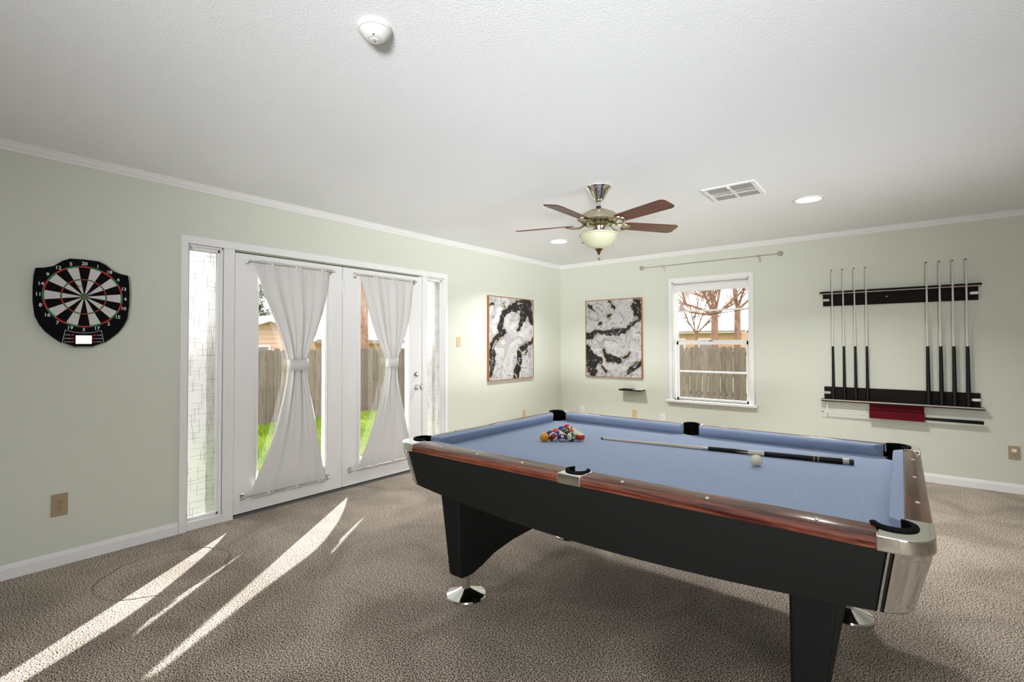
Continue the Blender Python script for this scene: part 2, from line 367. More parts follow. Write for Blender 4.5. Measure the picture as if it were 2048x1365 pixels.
def door(name, y0, y1, g0, g1, knob=False):
    z0, z1 = .028, 1.992; gz0, gz1 = .250, 1.890; xa, xb = X0-.050, X0-.002
    b = MB().box(xa, xb, y0, g0, z0, z1).box(xa, xb, g1, y1, z0, z1).box(xa, xb, g0, g1, z0, gz0).box(xa, xb, g0, g1, gz1, z1)
    o = struct(b.build(name, M['trim'], bevel=.0015))
    fr = MB(); t = .020
    for s0, s1, h in ((0, .010, .012), (.010, t, .006)):
        for (a, c, e, f) in ((g0-t+s0, g0-t+s1, gz0-t+s0, gz1+t-s0), (g1+t-s1, g1+t-s0, gz0-t+s0, gz1+t-s0)):
            fr.box(xb, xb+h, a, c, e, f)
        fr.box(xb, xb+h, g0-t+s1, g1+t-s1, gz1+t-s1, gz1+t-s0).box(xb, xb+h, g0-t+s1, g1+t-s1, gz0-t+s0, gz0-t+s1)
    fr.build('glazing_bead', M['trim'], o, bevel=.002)
    MB().box(xb-.028, xb-.022, g0-.004, g1+.004, gz0-.004, gz1+.004).build('pane', M['glass'], o)
    MB().box(xa-.002, xb-.004, y0, y1, .014, z0).build('door_sweep', M['gap'], o)
    return o
d1 = door('door_1', 1.514, 2.412, 1.690, 2.245)
d2 = door('door_2', 2.420, 3.334, 2.600, 3.150)
for z in (1.81, 1.027, .227):
    h = MB().lathe([(.007, z-.045), (.007, z+.045)], (X0+.008, 2.416, 0), 12); h.box(X0-.002, X0+.002, 2.404, 2.428, z-.045, z+.045)
    h.lathe([(.004, z+.045), (.004, z+.050)], (X0+.008, 2.416, 0), 12)
    h.build('hinge', M['whitep'], d1)
MB().box(X0-.002, X0+.004, 3.295, 3.332, 1.855, 1.985).box(X0+.004, X0+.010, 3.306, 3.314, 1.86, 1.98).build('door_stop_plate', M['trim'], d2, bevel=.001)
kb = MB().lathe([(0, 0), (.030, 0), (.031, .004), (.026, .010), (.011, .014), (.010, .036), (.017, .042), (.027, .052), (.029, .062), (.024, .072), (0, .076)], (X0, 3.262, .855), 28, 'x')
kb.build('door_knob', M['chrome'], d2, smooth=True)
db = MB().lathe([(0, 0), (.030, 0), (.031, .005), (.026, .013), (0, .015)], (X0, 3.258, .985), 28, 'x').box(X0+.014, X0+.030, 3.254, 3.262, .970, 1.000)
db.build('deadbolt', M['chrome'], d2, smooth=True)

# ---- curtains
def lerp_tab(tab, z):
    tab = sorted(tab, key=lambda p: p[1])
    if z <= tab[0][1]: return tab[0][0]
    for (a, za), (b, zb) in zip(tab, tab[1:]):
        if z <= zb:
            t = (z-za)/(zb-za); return a+(b-a)*t
    return tab[-1][0]
def smooth_edge(tab, z, k=.035): return sum(lerp_tab(tab, z+d*k) for d in (-2, -1, 0, 1, 2))/5
def curtain(name, Ltab, Rtab, z0, z1, rodT, rodB, tie, label, seed):
    root = empty(name, (X0+.03, (Ltab[0][0]+Rtab[0][0])/2, z0)); tag(root, label, 'curtain', 'sheer panels on the French doors')
    rr = random.Random(seed); NU, NZ = 90, 110; vs = []
    zt = (tie[2]+tie[3])/2
    folds = [(rr.uniform(2.2, 3.2), rr.uniform(0, 6)), (rr.uniform(4.5, 6), rr.uniform(0, 6)), (rr.uniform(9, 12), rr.uniform(0, 6))]
    top_w = Rtab[0][0]-Ltab[0][0]
    for i in range(NZ+1):
        z = z1-(z1-z0)*i/NZ
        L, Rr = smooth_edge(Ltab, z), smooth_edge(Rtab, z); wd = Rr-L
        g = max(0, 1-wd/top_w)                                  # how gathered
        ends = max(0, 1-abs(z-z1)/.10)+max(0, 1-abs(z-z0)/.12)
        for j in range(NU+1):
            u = j/NU
            d = .030
            d += .011*math.sin(2*PI*folds[0][0]*u+folds[0][1])*(.35+1.0*g)
            d += .007*math.sin(2*PI*folds[1][0]*u+folds[1][1]+.6*z)*(.35+1.0*g)
            d += .0035*math.sin(2*PI*16*u+folds[2][1]+3*z)*ends
            d += .0030*math.sin(2*PI*folds[2][0]*u+folds[2][1])*g
            prof = 1-abs(2*u-1)**3
            d += .016*g*prof
            hemz = (noise.noise(Vector((u*14+seed, 0, z*2)))*.008)*(1 if i in (0, NZ) else 0)
            vs.append((X0+max(.012, d), L+wd*u, z+hemz))
    fs = [(i*(NU+1)+j, i*(NU+1)+j+1, (i+1)*(NU+1)+j+1, (i+1)*(NU+1)+j) for i in range(NZ) for j in range(NU)]
    b = MB(); b.add(vs, fs); o = b.build('curtain_panel', M['curtain'], smooth=True, fix=False); reb(o, root)
    md = o.modifiers.new('s', 'SOLIDIFY'); md.thickness = .0016
    # stitched rod pockets
    for zz in (z1-.045, z0+.045):
        pass
    for (ya, yb, z) in (rodT, rodB):
        r = MB().tube([(X0+.032, ya, z), (X0+.032, yb, z)], .005, 10)
        ro = reb(r.build('curtain_rod', M['nickel'], smooth=True), root)
        for yy in (ya, yb):
            k = MB().box(X0-.002, X0+.004, yy-.016, yy+.016, z-.026, z+.026).box(X0+.004, X0+.038, yy-.006, yy+.006, z-.010, z+.010).lathe([(.010, -.008), (.010, .008)], (X0+.032, yy, z), 14, 'y')
            kk = k.build('rod_bracket', M['chrome'], bevel=.001); reb(kk, root)
    ya, yb, za, zb = tie; N = 36; cy = (ya+yb)/2; ry = (yb-ya)/2+.006; rx = .034; vs = []
    for z in (za, zb):
        for k in range(N):
            a = 2*PI*k/N; c, s_ = math.cos(a), math.sin(a)
            vs.append((X0+.046+rx*math.copysign(abs(c)**.6, c), cy+ry*math.copysign(abs(s_)**.6, s_), z))
    fs = [(k, (k+1) % N, N+(k+1) % N, N+k) for k in range(N)]
    t = MB(); t.add(vs, fs); to = t.build('tieback', M['curtain'], smooth=True, fix=False); reb(to, root)
    md = to.modifiers.new('s', 'SOLIDIFY'); md.thickness = .003
    return root
c1L = [(1.640, 1.945), (1.658, 1.88), (1.718, 1.689), (1.790, 1.524), (1.856, 1.357), (1.910, 1.185), (1.914, 1.10), (1.905, 1.015), (1.868, .836), (1.818, .635), (1.747, .427), (1.663, .256), (1.622, .125)]
c1R = [(2.262, 1.955), (2.256, 1.776), (2.205, 1.542), (2.128, 1.324), (2.066, 1.185), (2.060, 1.09), (2.070, 1.006), (2.130, .76), (2.177, .481), (2.214, .268), (2.247, .110)]
curtain('door_curtain', c1L, c1R, .125, 1.948, (1.602, 2.300, 1.930), (1.578, 2.268, .150), (1.912, 2.062, 1.090, 1.178),
        'white hourglass curtain cinched in the middle, on the left French door nearer the dartboard', 5)
c2L = [(2.572, 1.945), (2.590, 1.88), (2.626, 1.763), (2.687, 1.541), (2.768, 1.332), (2.860, 1.175), (2.866, 1.078), (2.849, .959), (2.778, .697), (2.693, .478), (2.600, .27), (2.540, .145)]
c2R = [(3.186, 1.945), (3.172, 1.80), (3.153, 1.659), (3.121, 1.494), (3.062, 1.317), (2.985, 1.168), (2.975, 1.08), (3.005, .862), (3.079, .58), (3.135, .369), (3.170, .14)]
curtain('door_curtain', c2L, c2R, .145, 1.948, (2.535, 3.225, 1.930), (2.490, 3.200, .165), (2.866, 2.978, 1.078, 1.165),
        'white hourglass curtain cinched in the middle, on the right French door with the knob', 11)

# ================================================================== BACK WINDOW
yb = YB
cs = MB().box(-2.262, WX0, yb-.016, yb, .575, 2.108).box(WX1, -1.290, yb-.016, yb, .575, 2.108).box(WX0, WX1, yb-.016, yb, WZ1, 2.108)
win = struct(cs.build('window_1', M['trim'], bevel=.002))
MB().box(-2.300, -1.255, yb-.050, yb+.10, .572, .600).build('window_sill', M['trim'], win, bevel=.004)
jb = MB().box(WX0-.002, WX0+.014, yb, yb+.14, WZ0, WZ1).box(WX1-.014, WX1+.002, yb, yb+.14, WZ0, WZ1).box(WX0, WX1, yb, yb+.14, WZ1-.014, WZ1+.002)
jb.build('window_jamb', M['trim'], win)
gx0, gx1 = -2.190, -1.356
def sash(name, z0, z1, y, mun, side=.016, bot=.03, top=.03):
    b = MB().box(gx0, gx0+side, y, y+.03, z0, z1).box(gx1-side, gx1, y, y+.03, z0, z1).box(gx0, gx1, y, y+.03, z0, z0+bot).box(gx0, gx1, y, y+.03, z1-top, z1)
    b.box(gx0, gx1, y+.004, y+.022, mun-.011, mun+.011)
    o = b.build(name, M['trim'], win, bevel=.002)
    MB().box(gx0, gx1, y+.012, y+.015, z0+.01, mun).build('pane', M['glass'], o)
    MB().box(gx0, gx1, y+.012, y+.015, mun, z1-.01).build('pane', M['glass'], o)
sash('upper_sash', 1.310, 2.040, yb+.085, 1.700, side=.010, bot=.028, top=.05)
sash('lower_sash', .600, 1.322, yb+.050, .952, side=.026, bot=.030, top=.040)
bl = MB().box(gx0-.02, gx1+.006, yb+.022, yb+.05, 1.935, 1.995)
bl.lathe([(.016, gx0-.02), (.016, gx1+.006)], (0, yb+.036, 2.008), 16, 'x')
bl.build('roller_shade', M['trim'], win, bevel=.001)
MB().box(-1.80, -1.75, yb+.045, yb+.055, 1.322, 1.332).build('sash_lock', M['nickel'], win)

# curtain rod over the window
cr = empty('curtain_rod', (-1.8, yb, 2.27)); tag(cr, 'thin bare nickel curtain rod with caged ball finials above the back window', 'curtain rod')
reb(MB().tube([(-2.54, yb-.075, 2.268), (-1.04, yb-.075, 2.268)], .006, 10).build('rod', M['nickel'], smooth=True), cr)
for sx, x in ((-1, -2.585), (1, -1.002)):
    f = MB(); R_ = .026
    for k in range(6):
        a = PI*k/6
        f.tube([(x+R_*math.cos(t), yb-.075+R_*math.sin(t)*math.cos(a), 2.268+R_*math.sin(t)*math.sin(a)) for t in [2*PI*q/20 for q in range(21)]], .0022, 6)
    f.lathe([(.010, 0), (.010, .006), (.006, .012), (.008, .020)], (x-sx*.045 if sx > 0 else x+.025, yb-.075, 2.268), 12, 'x')
    reb(f.build('finial', M['nickel'], smooth=True), cr)
for x in (-2.315, -1.215):
    k = MB().tube([(x, yb-.075, 2.260), (x, yb-.055, 2.250), (x, yb, 2.245)], .004, 8).box(x-.008, x+.008, yb-.005, yb, 2.205, 2.262).lathe([(.010, x-.008), (.010, x+.008)], (0, yb-.075, 2.268), 14, 'x')
    reb(k.build('rod_bracket', M['nickel'], smooth=True), cr)

# ================================================================== PICTURES
def pl(p, a, b):
    ax, ay = a; bx, by = b; t = max(0, min(1, ((p[0]-ax)*(bx-ax)+(p[1]-ay)*(by-ay))/((bx-ax)**2+(by-ay)**2+1e-9)))
    return math.hypot(p[0]-ax-t*(bx-ax), p[1]-ay-t*(by-ay)), t
def art_color(u, v, bands, seed, asp):
    n1 = noise.noise(Vector((u*5+seed, v*5*asp, seed))); n2 = noise.noise(Vector((u*5, v*5*asp+9, seed+4)))
    n3 = noise.noise(Vector((u*19, v*19*asp, seed+1))); n4 = noise.noise(Vector((u*19+7, v*19*asp, seed+2)))
    p = (u+.04*n1+.032*n3, v+.034*n2+.024*n4)
    dmin = 9
    for bd in bands:
        for (a, b) in zip(bd, bd[1:]):
            d, t = pl(p, a[:2], b[:2]); wv = a[2]+(b[2]-a[2])*t
            dmin = min(dmin, d-wv)
    x = Vector((u*3.2+seed*2+n1*1.3, v*3.2*asp+n2*1.3, seed)); rid = abs(noise.noise(x*1.6)); rid2 = abs(noise.noise(x*4.2+Vector((3, 1, 0))))
    base = .50+.10*noise.noise(x*.9)+.05*n3
    c = [base, base*.985, base*.98]
    if noise.noise(x*2.3+Vector((9, 2, 1))) > .22: c = [q*.72 for q in c]
    if rid < .025: k = .45; c = [q*k for q in c]
    elif rid2 < .03 and noise.noise(x*.7+Vector((5, 5, 5))) > -.05: c = [q*.5 for q in c]
    gz = noise.noise(Vector((u*4, v*4*asp, seed+9)))
    if dmin < .030 and dmin > .023 and abs(gz) > .12: c = [.24, .17, .09] if gz > -.2 else [.35, .34, .33]
    if dmin < .015 and dmin > .009 and gz > .12: c = [.42, .26, .08]
    if dmin < .010: c = [.16, .14, .12]
    if dmin < .004:
        k = .006+.02*max(0, n3+n4*.5); c = [k*1.1, k, k*.9]
        if noise.noise(x*5) > .42: c = [.3, .29, .28]
    return c
def picture(name, axis, a0, a1, z0, z1, bands, seed, label):
    """axis 'L' = on the left wall (a is y), 'B' = on the back wall (a is x)"""
    th = .030; fw = .008
    def P(a, z, d): return (XL+d, a, z) if axis == 'L' else (a, YB-d, z)
    root = empty(name, P((a0+a1)/2, z0, 0)); tag(root, label, 'picture', 'black and white marbled canvases')
    fr = MB()
    def bx(aa, ab, za, zb, d0, d1):
        if axis == 'L': fr.box(XL+d0, XL+d1, aa, ab, za, zb)
        else: fr.box(aa, ab, YB-d1, YB-d0, za, zb)
    bx(a0, a0+fw, z0, z1, 0, th); bx(a1-fw, a1, z0, z1, 0, th); bx(a0+fw, a1-fw, z0, z0+fw, 0, th); bx(a0+fw, a1-fw, z1-fw, z1, 0, th)
    reb(fr.build('picture_frame', M['wfw'], bevel=.001), root)
    NU, NV = 130, 150; asp = (z1-z0)/(a1-a0); vs = []; cols = []
    for j in range(NV+1):
        for i in range(NU+1):
            u, v = i/NU, j/NV
            vs.append(P(a0+fw+(a1-a0-2*fw)*u, z1-fw-(z1-z0-2*fw)*v, th-.006)); cols.append(art_color(u, v, bands, seed, asp))
    fs = [(j*(NU+1)+i, j*(NU+1)+i+1, (j+1)*(NU+1)+i+1, (j+1)*(NU+1)+i) for j in range(NV) for i in range(NU)]
    b = MB(); b.add(vs, fs); o = b.build('canvas', M['paint'], fix=False)
    ca = o.data.color_attributes.new('paint', 'FLOAT_COLOR', 'POINT')
    ca.data.foreach_set('color', [q for c in cols for q in (c[0], c[1], c[2], 1)])
    reb(o, root)
    bk = MB()
    if axis == 'L': bk.box(XL, XL+th-.010, a0+fw, a1-fw, z0+fw, z1-fw)
    else: bk.box(a0+fw, a1-fw, YB-th+.010, YB, z0+fw, z1-fw)
    reb(bk.build('backing_board', M['whitep']), root)
A_b = [[(.84, .05, .10), (.70, .06, .05), (.64, .08, .06), (.45, .14, .045), (.27, .22, .04), (.23, .31, .045), (.25, .39, .04), (.32, .44, .035), (.16, .50, .04), (.08, .57, .05), (.07, .69, .07), (.05, .80, .05), (.05, .92, .03)],
       [(.84, .05, .10), (.76, .20, .09), (.72, .30, .05), (.64, .38, .02)], [(.88, .08, .06), (.93, .2, .05), (.97, .30, .03)],
       [(1.02, .49, .015), (.88, .56, .025), (.75, .63, .045), (.66, .70, .045), (.65, .82, .04), (.61, .92, .05), (.57, 1.0, .05)],
       [(.04, .12, .01), (.10, .10, .012)], [(.30, .06, .008), (.34, .10, .01)], [(.80, .72, .004), (.84, .66, .012)]]
B_b = [[(-.02, .47, .05), (.06, .47, .045), (.13, .43, .03), (.25, .41, .022), (.41, .43, .035), (.58, .42, .03), (.72, .41, .015), (.83, .34, .022), (.94, .27, .02), (1.02, .22, .02)],
       [(.94, .03, .04), (.93, .12, .07), (.98, .2, .03)], [(.44, .01, .006), (.49, .06, .012), (.53, .10, .02)], [(.06, .06, .018), (.12, .10, .014), (.16, .14, .004)],
       [(.02, .64, .05), (.05, .72, .08), (.14, .80, .09), (.24, .79, .05)], [(.34, .66, .015), (.41, .75, .045), (.52, .79, .035), (.68, .77, .03), (.79, .69, .01)],
       [(.04, .88, .04), (.14, .95, .05)], [(.29, .86, .015), (.37, .94, .02)], [(.76, .95, .015), (.85, .87, .035), (1.01, .81, .03)], [(.40, .22, .008), (.45, .19, .012)], [(.24, .30, .012), (.28, .30, .016)]]
picture('marbled_picture', 'L', 4.350, 5.262, .848, 1.887, A_b, 2.3, 'tall marbled picture in thin copper frame, left of the room corner on the door wall')
picture('marbled_picture', 'B', -3.448, -2.614, .842, 1.898, B_b, 6.1, 'marbled picture in thin copper frame, right of the room corner beside the back window')

# ================================================================== DARTBOARD
CY, CZ = .655, 1.591
db_ = empty('dartboard', (XL, CY, 1.278)); tag(db_, 'black shield-shaped electronic dartboard with red and green rings on the door wall', 'dartboard')
half = [(0, 1.818), (.066, 1.815), (.10, 1.797), (.138, 1.762), (.175, 1.748), (.212, 1.742), (.219, 1.70), (.222, 1.63), (.221, 1.55), (.212, 1.465), (.192, 1.415), (.166, 1.375), (.135, 1.343), (.103, 1.315), (.085, 1.305), (.040, 1.283), (0, 1.283)]
outl = [(CY+a, z) for a, z in half]+[(CY-a, z) for a, z in half[-2:0:-1]]
reb(MB().prism(outl, XL, XL+.028, 'x').build('board_body', M['navy'], bevel=.003), db_)
xs = XL+.028
def wedge(r0, r1, a0, a1, n, h):
    b = MB(); ring = []
    for r in (r0, r1):
        for k in range(n+1):
            a = a0+(a1-a0)*k/n; ring.append((CY+r*math.sin(a), CZ+r*math.cos(a)))
    pts = ring[:n+1]+ring[n+1:][::-1]
    return b.prism(pts, xs-.001, xs+h, 'x')
ORD = [20, 1, 18, 4, 13, 6, 10, 15, 2, 17, 3, 19, 7, 16, 8, 11, 14, 9, 12, 5]
gp = .0008
for i, nme in enumerate(ORD):
    a0, a1 = (i-.5)*PI/10, (i+.5)*PI/10; dark = i % 2 == 0
    m1, m2 = (M['dK'], M['dR']) if dark else (M['dW'], M['dG'])
    reb(wedge(.019, .100, a0+.006, a1-.006, 3, .002).build('segment', m1), db_)
    reb(wedge(.108, .176, a0+.004, a1-.004, 4, .002).build('segment', m1), db_)
    reb(wedge(.101, .107, a0, a1, 4, .0024).build('treble_strip', m2), db_)
    reb(wedge(.177, .186, a0, a1, 5, .0024).build('double_strip', m2), db_)
    a = i*PI/10
    me = text_mesh(str(nme), .028, .0004, .0004); me.materials.clear(); me.materials.append(M['dN'])
    o = bpy.data.objects.new('number', me); C.objects.link(o)
    o.matrix_world = Matrix.Translation((xs+.0006, CY+.2005*math.sin(a), CZ+.2005*math.cos(a))) @ FACE_PX
    reb(o, db_)
reb(MB().lathe([(.008, 0), (.018, 0), (.018, .0028), (.008, .0028)], (xs, CY, CZ), 24, 'x').build('outer_bull', M['dG']), db_)
reb(MB().lathe([(0, 0), (.008, 0), (.008, .0034), (0, .0034)], (xs, CY, CZ), 20, 'x').build('bullseye', M['dR']), db_)
# score console: white outline, screen, six red buttons, words
con = [(-.083, 1.388), (-.045, 1.375), (0, 1.371), (.045, 1.375), (.083, 1.388), (.096, 1.311), (.040, 1.287), (-.040, 1.287), (-.096, 1.311)]
cl = MB()
for k in range(len(con)):
    a, b2 = con[k], con[(k+1) % len(con)]
    dv = Vector((b2[0]-a[0], b2[1]-a[1])); nn = Vector((-dv.y, dv.x)).normalized()*.0009
    cl.prism([(CY+a[0]+nn.x, a[1]+nn.y), (CY+b2[0]+nn.x, b2[1]+nn.y), (CY+b2[0]-nn.x, b2[1]-nn.y), (CY+a[0]-nn.x, a[1]-nn.y)], xs-.0005, xs+.0006, 'x')
reb(cl.build('console_outline', M['dN'], fix=False), db_)
reb(MB().box(xs-.001, xs+.0015, CY-.036, CY+.038, 1.305, 1.356).build('score_screen', M['lcd']), db_)
for k, (zz, lt, rt) in enumerate(((1.358, 'GAME', 'START'), (1.337, 'DOUBLE', 'POWER'), (1.317, 'PLAYER', 'MATCH'))):
    for s, tx in ((-1, lt), (1, rt)):
        yy = CY+s*(.050 if k else .050)
        reb(MB().lathe([(0, 0), (.0075, 0), (.0065, .003), (0, .0035)], (xs, 0, 0), 14, 'x').build('console_button', M['dBtn'], smooth=True), db_)
        o = C.objects[-1]; o.data.transform(Matrix.Translation((0, yy, zz)) @ Matrix.Diagonal((1, 1, .55, 1)))
        me = text_mesh(tx, .0085, .0002); me.materials.clear(); me.materials.append(M['dN'])
        o = bpy.data.objects.new('console_word', me); C.objects.link(o)
        o.matrix_world = Matrix.Translation((xs+.0005, CY+s*.073, zz)) @ FACE_PX; reb(o, db_)
def dart(y, z, m, label):
    r = empty('dart', (xs+.002, y, z)); tag(r, label, 'dart')
    MB().lathe([(0, -.006), (.0008, 0), (.0010, .02), (.003, .022), (.0032, .055), (.0018, .06), (.0018, .075)], (0, 0, 0), 10, 'x').build('barrel', M['chrome'], r, smooth=True)
    f = MB()
    for k in range(4):
        a = PI/4+k*PI/2; c, s = math.cos(a), math.sin(a); e = .0003
        pts = [(.065, .0015), (.075, .016), (.095, .016), (.10, .0015)]
        vs = [(h, c*q-s*e, s*q+c*e) for h, q in pts]+[(h, c*q+s*e, s*q-c*e) for h, q in pts]
        f.add(vs, [(0, 1, 2, 3), (7, 6, 5, 4), (0, 4, 5, 1), (1, 5, 6, 2), (2, 6, 7, 3), (3, 7, 4, 0)])
    f.build('flight', m, r)
    r.scale = (.5, .8, .8)
dart(.622, 1.650, M['dR'], 'dart with red flights stuck in the board above left of the bullseye')
dart(.674, 1.606, M['blue'], 'dart with blue flights stuck in the board just right of the bullseye')

# ================================================================== OUTLETS, SWITCH, SHELF
def receptacle(b, off, z, slots):   # local: wall plane is y=0, facing -y
    b.lathe([(0, 0), (.0165, 0), (.0165, .003), (0, .003)], (0, 0, 0), 20, 'y')
def outlet(name, loc, rz, m, label, cap=False, w_=.070, h_=.115):
    r = empty(name, loc, (0, 0, rz)); tag(r, label, 'outlet')
    MB().box(-w_/2, w_/2, -.006, 0, -h_/2, h_/2).build('cover_plate', m, r, bevel=.002)
    for s in (1, -1):
        z = s*.0195
        pts = [(.0165*math.cos(a), z+max(-.0135, min(.0135, .0165*math.sin(a)))) for a in [2*PI*k/24 for k in range(24)]]
        f = MB().prism(pts, -.0085, -.0058, 'y').build('socket_face', M['whitep'] if (cap and s == 1) else m, r, bevel=.0006)
        if not (cap and s == 1):
            sl = MB().box(-.0075, -.0050, -.0092, -.0084, z-.002, z+.007).box(.0050, .0072, -.0092, -.0084, z-.001, z+.006).lathe([(0, -.0092), (.0026, -.0092), (.0026, -.0084), (0, -.0084)], (0, 0, z-.008), 10, 'y')
            sl.build('slot', M['slot'], f)
    MB().lathe([(0, -.0072), (.003, -.0068), (.003, -.0058), (0, -.0058)], (0, 0, 0), 12, 'y').build('screw', M['nickel'], r)
    return r
outlet('wall_outlet', (XL, .561, .355), PI/2, M['brassp'], 'large tan wall outlet below the dartboard, on the door wall', w_=.074, h_=.13)
outlet('wall_outlet', (XL, 5.08, .376), PI/2, M['almond'], 'small almond outlet left of the room corner, just above the table rail')
outlet('wall_outlet', (-2.736, YB, .376), 0, M['almond'], 'almond wall outlet below the small shelf on the back wall')
outlet('wall_outlet', (.748, YB, .348), 0, M['brassp'], 'tan wall outlet with white cap at the far right of the back wall', cap=True, w_=.072, h_=.115)
def jack(x, z, label):
    r = empty('cable_jack', (x, YB, z)); tag(r, label, 'wall plate')
    MB().box(-.035, .035, -.005, 0, -.057, .057).build('cover_plate', M['whitep'], r, bevel=.0015)
    MB().lathe([(0, -.013), (.0045, -.013), (.0045, -.005), (0, -.005)], (0, 0, 0), 12, 'y').build('cable_socket', M['nickel'], r)
jack(-2.350, .362, 'white cable wall plate below the back window, above the table rail')
jack(-3.522, .360, 'white cable wall plate nearest the room corner on the back wall')
sw = empty('light_switch', (XL, 3.865, 1.322), (0, 0, PI/2)); tag(sw, 'almond light switch on the door wall right of the French doors', 'light switch')
MB().box(-.033, .033, -.006, 0, -.056, .056).build('cover_plate', M['almond'], sw, bevel=.002)
MB().box(-.005, .005, -.014, -.006, -.004, .012).build('toggle', M['almond'], sw, bevel=.001)
for s in (1, -1): MB().lathe([(0, -.0072), (.003, -.0068), (.003, -.0058), (0, -.0058)], (0, 0, s*.03), 12, 'y').build('screw', M['nickel'], sw)
shf = empty('wall_shelf', (-2.78, YB, .70)); tag(shf, 'small dark floating shelf with pale marbled end, under the back-wall picture', 'shelf')
reb(MB().box(-2.90, -2.590, YB-.125, YB-.004, .683, .700).build('shelf_board', M['wenge'], bevel=.001), shf)
reb(MB().box(-2.70, -2.585, YB-.128, YB-.004, .7003, .7035).build('shelf_inlay', M['dN'], bevel=.001), shf)
reb(MB().box(-2.89, -2.60, YB-.004, YB, .670, .705).build('shelf_cleat', M['nickel']), shf)

# ================================================================== CUE RACK
rk = empty('cue_rack', (-.04, YB, .70)); tag(rk, 'dark wood wall rack of two notched bars holding eight upright cues', 'cue rack')
for z0, z1 in ((1.679, 1.812), (.722, .847)):
    reb(MB().box(-.625, .545, YB-.014, YB, z0, z1).build('back_board', M['wenge'], bevel=.001), rk)
CX = [-.542, -.449, -.355, -.261, .195, .286, .375, .466]
# upper bar with notches, cut as one outline seen from above
pts = [(-.645, YB-.014), (-.645, YB-.062)]
for x in CX: pts += [(x-.024, YB-.062), (x-.009, YB-.048), (x-.009, YB-.040), (x+.009, YB-.040), (x+.009, YB-.048), (x+.024, YB-.062)]
pts += [(.565, YB-.062), (.565, YB-.014)]
reb(MB().prism(pts, 1.808, 1.826).build('notched_bar', M['wenge']), rk)
eb = MB(); 
segs = [-.645]+[q for x in CX for q in (x-.024, x+.024)]+[.565]
reb(MB().box(-.645, .565, YB-.060, YB-.014, 1.801, 1.8079).build('edge_band', M['wengedge']), rk)
reb(MB().box(-.650, .570, YB-.066, YB, .700, .722).build('base_shelf', M['wenge'], bevel=.001), rk)
reb(MB().box(-.650, .570, YB-.0675, YB-.066, .710, .7225).build('edge_band', M['wengedge']), rk)
for z in (1.742, .786):
    for s, x in ((-1, -.625), (1, .545)):
        pts = [(x, z-.012), (x-s*.045, z-.012)]+[(x-s*(.045+.012*math.sin(a)), z-.012*math.cos(a)) for a in [PI*k/8 for k in range(1, 8)]]+[(x-s*.045, z+.012), (x, z+.012)]
        reb(MB().prism(pts, YB-.0155, YB-.0142, 'y').build('hanger_plate', M['steelplate']), rk)
reb(MB().lathe([(0, -.017), (.006, -.016), (.006, -.014), (0, -.014)], (-.10, YB, 1.750), 12, 'y').build('screw', M['steelplate'], smooth=True), rk)
for x, z in ((-.60, .700),):
    reb(MB().box(x-.004, x+.004, YB-.040, YB-.030, .690, .700).build('cue_clip', M['steelplate']), rk)
reb(MB().box(-.606, -.594, YB-.036, YB-.032, .580, .690).build('hanger_rod', M['whitep']), rk)
def make_cue(L, rb, rj, rt, name='pool_cue'):
    r = empty(name)
    J = .541/1.325*L
    MB().lathe([(rb*.8, 0), (rb, .004), (rj, J)], n=18).build('butt', M['grip'], r, smooth=True)
    MB().lathe([(rj*.86, J), (rt, L-.012)], n=16).build('shaft', M['shaft'], r, smooth=True)
    MB().lathe([(rt*1.1, L-.012), (rt*1.2, L-.004), (rt*.6, L)], n=12).build('cue_tip', M['black'], r, smooth=True)
    return r
proto = make_cue(1.328, .0175, .0125, .0050)
proto_s = None
names = ['first', 'second', 'third', 'fourth']
for i, x in enumerate(CX):
    o = proto if i == 0 else copy_tree(proto)
    # butt stands on the shelf, shaft leans into its notch
    zb, yb0, yt = .7225, YB-.040, YB-.046
    o.location = (x, yb0, zb)
    dy = (yt-yb0)/(1.81-zb); o.rotation_euler = (-math.atan(dy), 0, 0)
    s = .82 if i < 4 else 1.0
    o.scale = (s, s, 1)
    side = 'left' if i < 4 else 'right'
    k = i % 4
    pos = ['leftmost', 'second', 'third', 'rightmost'][k]
    tag(o, 'upright cue in the wall rack, %s of the four at the %s end' % (pos, side), 'cue', 'cues standing in the wall rack')
hc = make_cue(1.205, .0165, .012, .0045, 'pool_cue'); hc.location = (.560, YB-.050, .590); hc.rotation_euler = (0, -PI/2, 0)
tag(hc, 'cue lying level below the rack, through the red box', 'cue')
rb_ = empty('chalk_box', (-.045, YB, .57)); tag(rb_, 'dark red oblong box hanging under the rack around the level cue', 'box')
reb(MB().box(-.248, .163, YB-.030, YB-.001, .633, .699).build('hanging_plate', M['red']), rb_)
bxm = MB().box(-.250, .165, YB-.078, YB-.072, .562, .640).box(-.250, .165, YB-.030, YB-.024, .562, .640).box(-.250, .165, YB-.072, YB-.030, .562, .568)
reb(bxm.build('box_body', M['red'], bevel=.001), rb_)

